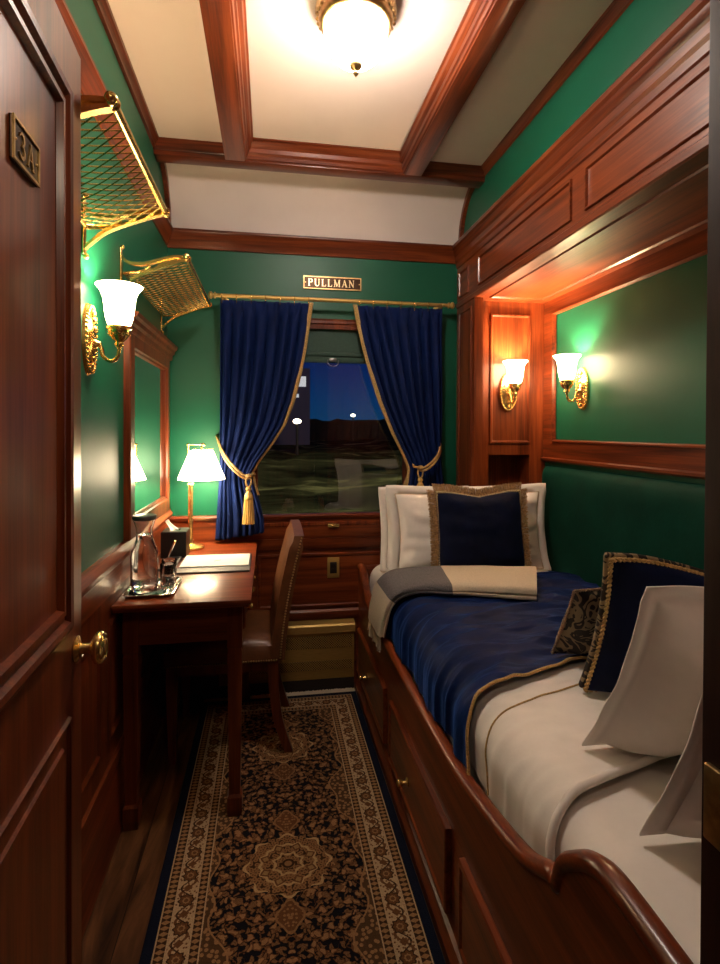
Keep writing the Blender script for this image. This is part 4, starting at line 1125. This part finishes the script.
pillow_obj('pillow', 0.62, 0.40, 0.16, LINEN_W, (0.970, 0.795, 0.664), math.radians(-22), math.radians(-3), 'white flanged pillow nearest the camera, half hidden by the door jamb', 'pillow', 'white flanged pillows', 0.040, 37.0, 0.06, 0.014)

# green upholstered back
mb = MB(); rows = []
y0, y1, z0, z1 = 0.50, 2.675, 0.60, 1.172
ny, nz_ = 90, 30
for i in range(nz_ + 1):
    b = 2 * i / nz_ - 1; row = []
    for j in range(ny + 1):
        a = 2 * j / ny - 1
        f = (max(0, 1 - abs(a) ** 40) * max(0, 1 - abs(b) ** 10)) ** 0.5
        row.append((XW - 0.004 - 0.055 * f - 0.006 * noise.noise(V((a * 6, b * 2, 1))) * f, lerp(y0, y1, (a + 1) / 2), lerp(z0, z1, (b + 1) / 2)))
    rows.append(row)
mb.quadstrip(rows)
mb.box(XW - 0.010, XW - 0.001, y0, y1, z0, z1)
o = mb.build('upholstered_backrest', GREENV, None, 60); tag(o, 'dark green velvet padded backrest along the alcove wall beside the bed', 'backrest')

# ================================================================== RUG
RX0, RX1, RYA, RYB = -0.322, 0.442, 0.70, 2.735
rcx, rcy = (RX0 + RX1) / 2, (RYA + RYB) / 2
rug = thing('rug', 'navy and gold oriental runner with floral medallions on the floor', 'rug', (rcx, rcy, 0.0))
hw, hl = (RX1 - RX0) / 2, (RYB - RYA) / 2
mb = MB(); mb.box(-hw, hw, -hl, hl, 0.0005, 0.009, 0.003)
mb.build('pile', mat_rug(hw, hl, [(1.672 - rcy, 0.128, 0.118), (2.300 - rcy, 0.120, 0.110), (1.045 - rcy, 0.128, 0.118)]), rug, local=True)
mb = MB()
for k in range(150):
    x = lerp(-hw + 0.006, hw - 0.006, k / 149); l_ = random.uniform(0.034, 0.046)
    mb.box(x - 0.0024, x + 0.0024, hl - 0.004, hl + l_, 0.0008, 0.007)
mb.build('fringe', CREAMW, rug, local=True)

# ================================================================== DESK
ZD = 0.784; DX0, DX1, DY0, DY1 = -0.500, -0.060, 1.832, 2.808
dk = thing('desk', 'mahogany writing desk with tapered legs against the left wall', 'desk', ((DX0 + DX1) / 2, (DY0 + DY1) / 2, 0.009))
mb = MB(); mb.box(DX0, DX1, DY0, DY1, ZD - 0.016, ZD, 0.003); mb.box(DX0, DX1 - 0.008, DY0 + 0.008, DY1, ZD - 0.026, ZD - 0.016, 0.003)
mb.build('desk_top', wood('x', 1.15), dk, 30)
mb = MB(); ax0, ax1, ay0, ay1 = DX0 + 0.017, DX1 - 0.036, DY0 + 0.075, DY1 - 0.055
zA = 0.625
mb.box(ax0, ax1, ay0, ay0 + 0.018, zA, ZD - 0.026); mb.box(ax0, ax1, ay1 - 0.018, ay1, zA, ZD - 0.026); mb.box(ax0, ax0 + 0.018, ay0 + 0.018, ay1 - 0.018, zA, ZD - 0.026); mb.box(ax1 - 0.018, ax1, ay0 + 0.018, ay1 - 0.018, zA, ZD - 0.026)
mb.build('apron', wood('x', 0.8), dk)
LW = 0.05
for lx, ly in ((ax0, ay0 - 0.004), (ax1 - LW + 0.004, ay0 - 0.004), (ax0, ay1 - LW + 0.004), (ax1 - LW + 0.004, ay1 - LW + 0.004)):
    mb = MB(); cx, cy = lx + LW / 2, ly + LW / 2; zb = 0.0095 if cx > -0.3 else 0.0005
    def sq(h, z): return [(cx - h, cy - h, z), (cx + h, cy - h, z), (cx + h, cy + h, z), (cx - h, cy + h, z)]
    mb.quadstrip([sq(h, z) for h, z in ((0.025, ZD - 0.027), (0.025, 0.60), (0.022, 0.595), (0.0245, 0.58), (0.019, 0.11), (0.019, 0.085), (0.025, 0.075), (0.0255, 0.03), (0.022, zb))], closed_u=True, cap=True)
    mb.build('leg', wood('z', 0.8), dk)
for y0, y1 in ((1.975, 2.36), (2.38, 2.72)):
    mb = MB(); mb.nested((ax1, y0, zA + 0.012), EY, EZ, EX, y1 - y0, 0.105, [(0, 0), (0, 0.008), (0.006, 0.012), (0.014, 0.008)])
    dd = mb.build('drawer', wood('y', 0.9), dk)
    for ky in (lerp(y0, y1, 0.22), lerp(y0, y1, 0.78)):
        MB().lathe([(0.010, 0), (0.006, 0.004), (0.005, 0.012), (0.010, 0.017), (0.011, 0.023), (0.006, 0.028), (0, 0.029)], (ax1 + 0.008, ky, zA + 0.065), 16, 'x').build('drawer_knob', BRASS, dd, 50)

# ================================================================== DESK LAMP
lp = thing('table_lamp', 'brass swing-arm table lamp with lit cream shade on the desk', 'lamp', (-0.370, 2.665, ZD))
sx = -0.012
mb = MB(); mb.lathe([(0, 0.001), (0.062, 0.001), (0.064, 0.006), (0.062, 0.012), (0.050, 0.016), (0.030, 0.020), (0.016, 0.026), (0.013, 0.040), (0.010, 0.050)], (0, 0, 0), 32); mb.build('base', BRASS, lp, 50, local=True)
mb = MB(); mb.tube([(0, 0, 0.045), (0, 0, 0.36)], 0.0115, 14); mb.lathe([(0.0085, 0.30), (0.014, 0.302), (0.014, 0.312), (0.010, 0.316), (0.010, 0.322), (0.016, 0.326), (0.017, 0.345), (0.012, 0.350), (0.006, 0.352)], (0, 0, 0), 18); mb.build('stem', BRASS, lp, 50, local=True)
mb = MB(); mb.tube([(-0.022, 0.0, 0.325), (0, 0, 0.325)], 0.005, 8); mb.tube([(-0.014, 0.012, 0.33), (-0.014, 0.012, 0.497), (0.052, 0.012, 0.497)], 0.0042, 10); mb.tube([(0.052, 0.012, 0.497), (0.052, 0.004, 0.497), (0.052, 0.002, 0.480)], 0.004, 8); mb.ball((0.056, 0.01, 0.497), 0.009, 12); mb.ball((-0.014, 0.012, 0.497), 0.007, 10)
mb.build('swing_arm', BRASS, lp, 50, local=True)
mb = MB(); mb.lathe([(0.109, 0.332), (0.107, 0.340), (0.054, 0.466), (0.0525, 0.468), (0.105, 0.339)], (0.050, 0, 0), 44); mb.build('lamp_shade', LSHADE, lp, 60, local=True)
mb = MB()
for k in range(3):
    a = 2 * PI * k / 3; mb.tube([(0.046, 0, 0.470), (0.046 + 0.057 * math.cos(a), 0.057 * math.sin(a), 0.476)], 0.0018, 6)
mb.tube([(0.052, 0.002, 0.485), (0.048, 0.0, 0.40)], 0.006, 8); mb.build('harp', BRASS, lp, 60, local=True)
spot('table_lamp_bulb', (-0.370 + 0.050, 2.665, ZD + 0.385), 3.6, (1, 0.76, 0.46), 0.025)

# ================================================================== DESK THINGS
z = ZD + 0.0005
# tissue box
tb = thing('tissue_box', 'square black tissue box with a white tissue on the desk', 'tissue box', (-0.413, 2.535, z))
mb = MB(); mb.nested((-0.058, -0.055, 0.0), EX, EY, EZ, 0.108, 0.110, [(0, 0), (0, 0.112), (0.004, 0.116), (0.034, 0.116), (0.036, 0.104)]); mb.build('box_cover', BLACK, tb, local=True)
mb = MB(); rows = []
for i in range(9):
    f = i / 8; rows.append([V((-0.010 - 0.030 * f + 0.022 * (t - 0.5) * (1.4 - f) + 0.004 * math.sin(7 * t + 4 * f), 0.03 * (t - 0.5) * (1.3 - f), 0.112 + 0.052 * f - 0.02 * f * abs(t - 0.5))) for t in [k / 8 for k in range(9)]])
mb.quadstrip(rows); t_ = mb.build('tissue', PAPER, tb, 180, local=True); t_.modifiers.new('thick', 'SOLIDIFY').thickness = 0.0012
# blotter + paper
bt = thing('desk_pad', 'dark leather writing pad on the desk under white paper', 'desk pad', (-0.222, 2.335, z))
mb = MB(); mb.box(-0.145, 0.145, -0.14, 0.14, 0, 0.007, 0.002); mb.build('pad', CHARC, bt, local=True)
pp = thing('paper', 'stack of white letter paper lying on the desk pad', 'paper', (-0.222, 2.350, z + 0.0072))
mb = MB(); mb.box(-0.137, 0.137, -0.085, 0.118, 0, 0.005, 0.0008); mb.build('sheets', PAPER, pp, local=True)
mb = MB(); mb.stroke([(-0.012, -0.006), (0.0, 0.004), (0.014, 0.012)], [0.003, 0.006, 0.003], (0.005, 0.0, 0.005), EX, EY, EZ, 0.0003); mb.build('printed_mark', INK, pp, local=True)
# pen stand
ps = thing('pen_tray', 'grey desk tray holding a pen beside the tissue box', 'pen tray', (-0.408, 2.355, z))
mb = MB(); mb.nested((-0.030, -0.105, 0), EX, EY, EZ, 0.060, 0.21, [(0, 0), (0, 0.010), (0.003, 0.012), (0.007, 0.012), (0.010, 0.006)]); mb.build('tray_base', CHARC, ps, local=True)
mb = MB(); mb.lathe([(0, 0.006), (0.008, 0.006), (0.008, 0.012), (0.006, 0.022), (0.004, 0.024)], (-0.012, 0.0, 0), 14); mb.build('pen_socket', CHROME, ps, 50, local=True)
pn = thing('pen', 'slim silver pen leaning in the grey desk tray', 'pen', (-0.420, 2.355, z + 0.0285))
mb = MB(); mb.tube([(0, 0, -0.004), (0.010, -0.010, 0.020), (0.030, -0.026, 0.065)], [0.002, 0.0042, 0.0046], 10); mb.build('barrel', SILVER, pn, 60, local=True)
mb = MB(); mb.tube([(0.030, -0.026, 0.065), (0.036, -0.031, 0.078)], [0.005, 0.0038], 10); mb.build('pen_cap', BRASS, pn, 60, local=True)
# tray
tr = thing('serving_tray', 'small silver tray under the carafe on the desk', 'tray', (-0.403, 2.005, z))
mb = MB(); W2, H2 = 0.082, 0.112
def octa(h, w_, z_, c=0.014): return [(-w_ + c, -h, z_), (w_ - c, -h, z_), (w_, -h + c, z_), (w_, h - c, z_), (w_ - c, h, z_), (-w_ + c, h, z_), (-w_, h - c, z_), (-w_, -h + c, z_)]
vr = mb.quadstrip([octa(H2 - 0.012, W2 - 0.012, 0.0), octa(H2 - 0.001, W2 - 0.001, 0.010), octa(H2, W2, 0.012), octa(H2 - 0.002, W2 - 0.002, 0.0125), octa(H2 - 0.014, W2 - 0.014, 0.003)], closed_u=True, cap=True)
mb.build('tray_plate', SILVER, tr, 30, local=True)
zt = z + 0.0045
cf = thing('water_carafe', 'clear glass water carafe with dark lid on the silver tray', 'carafe', (-0.431, 1.985, zt))
outer_p = [(0.0, 0.0), (0.040, 0.0), (0.045, 0.004), (0.046, 0.02), (0.046, 0.120), (0.043, 0.142), (0.034, 0.164), (0.028, 0.180), (0.0265, 0.198), (0.028, 0.216), (0.034, 0.236), (0.039, 0.250)]
inner_p = [(0.0365, 0.250), (0.0315, 0.236), (0.0255, 0.216), (0.024, 0.198), (0.0255, 0.180), (0.0315, 0.163), (0.0405, 0.141), (0.0435, 0.12), (0.0435, 0.02), (0.041, 0.010), (0.0, 0.009)]
mb = MB(); mb.lathe(outer_p + inner_p, C0, 40); mb.build('glass_body', GLASS, cf, 50, local=True)
mb = MB(); mb.lathe([(0, 0.0095), (0.0405, 0.0105), (0.0430, 0.02), (0.0430, 0.12), (0.0400, 0.1405), (0.0310, 0.1625), (0.0250, 0.180), (0.0236, 0.195), (0, 0.195)], C0, 36); mb.build('water', WATER, cf, 50, local=True)
mb = MB(); mb.lathe([(0, 0.244), (0.033, 0.246), (0.040, 0.2505), (0.041, 0.256), (0.039, 0.262), (0.030, 0.264), (0, 0.264)], C0, 30); mb.build('lid', CHROME, cf, 50, local=True)
def tumbler(loc, label):
    t = MB(); t.lathe([(0, 0), (0.022, 0), (0.0245, 0.003), (0.027, 0.085), (0.0262, 0.086), (0.0253, 0.084), (0.0228, 0.012), (0, 0.010)], C0, 30)
    o = t.build('drinking_glass', GLASS, None, 50, local=True); o.location = loc; tag(o, label, 'glass', 'glass tumblers'); return o
g1 = tumbler((-0.355, 2.000, zt), 'clear glass tumbler at the front of the silver tray')
g2 = g1.copy(); COL.objects.link(g2); g2.location = (-0.362, 2.066, zt); g2['label'] = 'clear glass tumbler at the back of the silver tray behind another tumbler'

# ================================================================== CHAIR (faces the desk, i.e. -x)
ch = thing('desk_chair', 'brown leather chair with brass nailheads pulled up to the desk', 'chair', (-0.15, 2.46, 0.009))
cy0, cy1 = 2.245, 2.665
def cushion_box(x0, x1, y0, y1, z0, z1, puff, n=18):
    mb = MB(); rows = []
    for i in range(n + 1):
        a = 2 * i / n - 1; row = []
        for j in range(n + 1):
            b = 2 * j / n - 1
            f = ((1 - abs(a) ** 5) * (1 - abs(b) ** 5)) ** 0.5
            row.append((lerp(x0, x1, (a + 1) / 2), lerp(y0, y1, (b + 1) / 2), z1 - puff + puff * f))
        rows.append(row)
    vr = mb.quadstrip(rows)
    ring = [vr[i][0] for i in range(n + 1)] + [vr[n][j] for j in range(1, n + 1)] + [vr[i][n] for i in range(n - 1, -1, -1)] + [vr[0][j] for j in range(n - 1, 0, -1)]
    low = [mb.bm.verts.new((v.co.x, v.co.y, z0)) for v in ring]
    for k in range(len(ring)):
        q = (k + 1) % len(ring); mb.bm.faces.new((ring[k], ring[q], low[q], low[k]))
    mb.bm.faces.new(low)
    return mb
seat = cushion_box(-0.415, 0.035, cy0, cy1, 0.395, 0.497, 0.035).build('seat', LEATHER, ch, 50)
mb = MB()
def nails(mb, a, b, n, r=0.0042):
    for k in range(n):
        p = V(a).lerp(V(b), k / (n - 1)); mb.ball(p, r, 6)
nails(mb, (-0.41, cy0 - 0.001, 0.402), (0.03, cy0 - 0.001, 0.402), 44)
mb.build('nailheads', BRASS_OLD, seat, True)
# back: curved slab, wider at the top, leaning to +x
def backpt(f, x_off): return 0.034 + 0.020 * f + 0.066 * f ** 1.7 + x_off
mb = MB(); rows = []
NZ, NY = 22, 14
for i in range(NZ + 1):
    f = i / NZ; z_ = lerp(0.40, 0.912, f)
    ro = []
    sidew = lerp(0.0, 0.012, f) - 0.02 * max(0, f - 0.9) * 6
    th_ = 0.026 if f < 0.95 else 0.018
    front, back = [], []
    for j in range(NY + 1):
        b = 2 * j / NY - 1
        y_ = lerp(cy0 - sidew, cy1 + sidew, (b + 1) / 2)
        crown = 0.012 * (1 - b * b) if i == NZ else 0.012 * (1 - b * b) * max(0, (f - 0.8) / 0.2)
        bulge = 0.014 * (1 - b ** 4) * math.sin(PI * min(1, f + 0.05))
        front.append((backpt(f, -th_ - bulge), y_, z_ + crown)); back.append((backpt(f, th_ + 0.004), y_, z_ + crown))
    rows.append(front + back[::-1])
mb.quadstrip(rows, closed_u=True, cap=True); bk = mb.build('backrest', LEATHER, ch, 60)
for yy, s in ((cy0, -1), (cy1, 1)):
    mb = MB()
    for k in range(44):
        f = k / 43; sidew = lerp(0.0, 0.012, f) - 0.02 * max(0, f - 0.9) * 6
        mb.ball((backpt(f, 0.012), yy + s * (sidew + 0.001), lerp(0.41, 0.902, f)), 0.0042, 6)
    mb.build('nailheads', BRASS_OLD, bk, True)
WD = wood('z', 0.7)
for yy in (cy0 + 0.022, cy1 - 0.022):
    mb = MB(); p = spline([(0.014, yy, 0.43), (0.016, yy, 0.38), (0.020, yy, 0.28), (0.040, yy, 0.14), (0.082, yy, 0.012)], 6)
    rows = []
    for k, q in enumerate(p):
        h = lerp(0.023, 0.017, k / (len(p) - 1)); rows.append([(q.x - h, q.y - 0.019, q.z), (q.x + h, q.y - 0.019, q.z), (q.x + h, q.y + 0.019, q.z), (q.x - h, q.y + 0.019, q.z)])
    rows = [r for r in rows]; mb.quadstrip(rows, closed_u=True, cap=True); mb.build('leg', WD, ch, 40)
for yy in (cy0 + 0.026, cy1 - 0.026):
    mb = MB(); cx = -0.385
    mb.quadstrip([[(cx - h, yy - h, z_), (cx + h, yy - h, z_), (cx + h, yy + h, z_), (cx - h, yy + h, z_)] for h, z_ in ((0.022, 0.396), (0.022, 0.33), (0.014, 0.001))], closed_u=True, cap=True); mb.build('leg', WD, ch)
mb = MB(); mb.box(-0.40, 0.02, cy0 + 0.012, cy1 - 0.012, 0.355, 0.396); mb.build('seat_rail', WD, ch)

# ================================================================== HEATER GRILLE + SOCKET
hg = thing('heater_grille', 'brass radiator cover with perforated bands under the window', 'radiator cover', (0.12, D - 0.04, 0.0))
mb = MB(); mb.box(-0.25, 0.440, D - 0.062, D - 0.011, 0.060, 0.335, 0.004); mb.build('casing', BRASS_DULL, hg, 30)
mb = MB(); mb.prism([(D - 0.011, 0.352), (D - 0.066, 0.346), (D - 0.072, 0.338), (D - 0.074, 0.304), (D - 0.070, 0.298), (D - 0.011, 0.298)], 'x', -0.26, 0.443)
mb.build('lid', BRASS_DULL, hg, 30)
GR = mat_grille()
for z0, z1 in ((0.222, 0.284), (0.108, 0.156)):
    MB().box(-0.235, 0.428, D - 0.0645, D - 0.060, z0, z1).build('perforated_band', GR, hg)
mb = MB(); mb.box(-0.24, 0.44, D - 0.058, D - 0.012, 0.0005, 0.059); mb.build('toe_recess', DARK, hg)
ot = thing('power_socket', 'brass wall socket with dark insert below the window', 'socket', (0.334, D - 0.010, 0.57))
mb = MB(); mb.box(0.302, 0.366, D - 0.016, D - 0.0105, 0.572, 0.680, 0.003); mb.build('cover_plate', BRASS_DULL, ot, 30)
mb = MB(); mb.box(0.316, 0.352, D - 0.019, D - 0.016, 0.596, 0.656, 0.002); mb.box(0.322, 0.346, D - 0.0205, D - 0.019, 0.602, 0.622, 0.001); mb.box(0.322, 0.346, D - 0.0205, D - 0.019, 0.630, 0.650, 0.001); mb.build('socket_insert', BLACK, ot, 30)

# ================================================================== OUTSIDE (night landscape)
def mat_bank():
    m, nt, b = new_mat('grassy_bank_at_night')
    n = node(nt, 'ShaderNodeTexNoise', Scale=1.0, Detail=5.0, Roughness=0.65)
    nt.links.new(coords(nt, (0.12, 1.1, 3.0)), n.inputs['Vector'])
    c = ramp(nt, n.outputs['Fac'], [(0.40, (0.006, 0.007, 0.005)), (0.55, (0.040, 0.042, 0.018)), (0.70, (0.26, 0.25, 0.10))])
    nt.links.new(c, b.inputs['Base Color']); b.inputs['Roughness'].default_value = 1.0; b.inputs['Specular IOR Level'].default_value = 0.0
    return m
mb = MB(); rows = []
for j in range(50):
    f = j / 49; y = 4.0 + 38 * f ** 1.7; row = []
    for i in range(60):
        x = lerp(-14, 26, i / 59)
        zz = -1.5 + 2.1 * min(1, (y - 4) / 9.0) ** 0.8 + 0.3 * noise.noise(V((x * 0.35, y * 0.5, 1))) + 0.2 * noise.noise(V((x * 1.3, y * 1.2, 6)))
        row.append((x, y, zz))
    rows.append(row)
mb.quadstrip(rows); o = mb.build('ground_outside', mat_bank(), None, 180); tag(o, 'dim grassy bank passing outside the window', 'bank', None, 'stuff')
mb = MB(); rows = []
tops = [2.15 + 0.25 * noise.noise(V((i * 0.31, 0, 0))) + 0.3 * noise.noise(V((i * 1.7, 3, 0))) for i in range(140)]
mb.quadstrip([[(lerp(-26, 44, i / 139), 38 + 0.5 * math.sin(i), -1.0) for i in range(140)], [(lerp(-26, 44, i / 139), 38, tops[i]) for i in range(140)], [(lerp(-26, 44, i / 139), 40, tops[i] - 0.3) for i in range(140)]])
o = mb.build('treeline', plain('dark_foliage', (0.006, 0.010, 0.010), 1.0, 0, 0.4, 2), None, None); tag(o, 'dark distant treeline under the blue dusk sky', 'trees', None, 'stuff')
def lamp_post(x, y, z0, z1, s, label):
    t = thing('street_lamp', label, 'street lamp', (x, y, z0), 0, 'distant lamps outside')
    MB().tube([(x, y, z0), (x, y, z1)], 0.04, 8).build('pole', DARK, t, 60)
    mb = MB(); mb.lathe([(s * 1.6 * math.sin(PI * i / 8), -s * math.cos(PI * i / 8)) for i in range(9)], (x, y, z1 + s * 0.8), 14); mb.build('lantern', emis('street_lamp_glow', (1, 0.85, 0.6), 5), t, 180)
lamp_post(0.775, 15.5, 0.2, 1.55, 0.075, 'bright lamp outside, left in the window')
lamp_post(5.55, 36.0, 0.2, 2.30, 0.10, 'far lamp on the horizon, right of centre in the window')
hs = thing('trackside_building', 'dim station building with pale lit windows at left outside', 'building', (0.4, 17.0, -0.5))
mb = MB(); mb.box(-1.4, 1.25, 17.0, 19.0, 0.9, 3.3); mb.build('wall', plain('plum_brick', (0.03, 0.022, 0.06), 0.9), hs)
WG = emis('lit_window_glow', (0.6, 0.65, 0.8), 0.28)
for x0, x1, z0, z1 in ((0.60, 1.12, 2.72, 3.04), (0.45, 0.90, 2.38, 2.49), (-1.0, -0.4, 2.72, 3.04)):
    MB().box(x0, x1, 16.96, 17.0, z0, z1).build('window', WG, hs)

# ================================================================== WORLD + LIGHT
w = bpy.data.worlds.new('dusk'); sc.world = w; w.use_nodes = True
nt = w.node_tree; bg = nt.nodes['Background']
tc = nt.nodes.new('ShaderNodeTexCoord'); sp = nt.nodes.new('ShaderNodeSeparateXYZ'); nt.links.new(tc.outputs['Generated'], sp.inputs[0])
c = ramp(nt, sp.outputs[2], [(0.0, (0.003, 0.040, 0.105)), (0.05, (0.003, 0.030, 0.105)), (0.14, (0.003, 0.010, 0.075)), (0.5, (0.002, 0.006, 0.05))])
nt.links.new(c, bg.inputs['Color']); bg.inputs['Strength'].default_value = 0.6

def area(name, loc, target, sx_, sy_, power, col):
    l = bpy.data.lights.new(name, 'AREA'); l.shape = 'RECTANGLE'; l.size = sx_; l.size_y = sy_; l.energy = power; l.color = col
    o = bpy.data.objects.new(name, l); COL.objects.link(o); o.location = loc
    o.rotation_euler = (V(target) - V(loc)).to_track_quat('-Z', 'Y').to_euler(); return o
area('corridor_lamp', (0.05, 0.22, 2.12), (-0.32, 0.85, 1.9), 0.3, 0.2, 1.8, (1, 0.80, 0.58))
spot('bank_fill_light', (4.0, 7.5, 5.0), 700, (1, 0.95, 0.7), 0.5)  # added unseen light, only there to brighten the grassy bank outside

# ================================================================== CAMERA
F, YAW, PITCH, ROLL, CYP = 539.877, 0.166, 0.010, 0.004, 436.056
cam = bpy.data.cameras.new('camera'); co_ = bpy.data.objects.new('camera', cam); COL.objects.link(co_)
cy_, sy_ = math.cos(YAW), math.sin(YAW); cp, sp_ = math.cos(PITCH), math.sin(PITCH)
right = V((cy_, -sy_, 0)); fwd = V((sy_ * cp, cy_ * cp, -sp_)); up = right.cross(fwd)
cr, sr = math.cos(ROLL), math.sin(ROLL)
r2 = right * cr + up * sr; u2 = up * cr - right * sr
M = Matrix((r2, u2, -fwd)).transposed().to_4x4(); M.translation = (0, 0, 1.35)
co_.matrix_world = M
cam.sensor_fit = 'HORIZONTAL'; cam.sensor_width = 36; cam.lens = F / 720 * 36
cam.shift_y = -(482 - CYP) / 720; cam.clip_start = 0.02
sc.camera = co_

sc.cycles.max_bounces = 8; sc.cycles.diffuse_bounces = 4; sc.cycles.glossy_bounces = 4; sc.cycles.transmission_bounces = 8; sc.cycles.transparent_max_bounces = 8
sc.cycles.caustics_reflective = False; sc.cycles.caustics_refractive = False
sc.cycles.sample_clamp_indirect = 6; sc.cycles.use_denoising = True
sc.view_settings.view_transform = 'Standard'; sc.view_settings.look = 'Medium Contrast'
sc.view_settings.exposure = 0.80
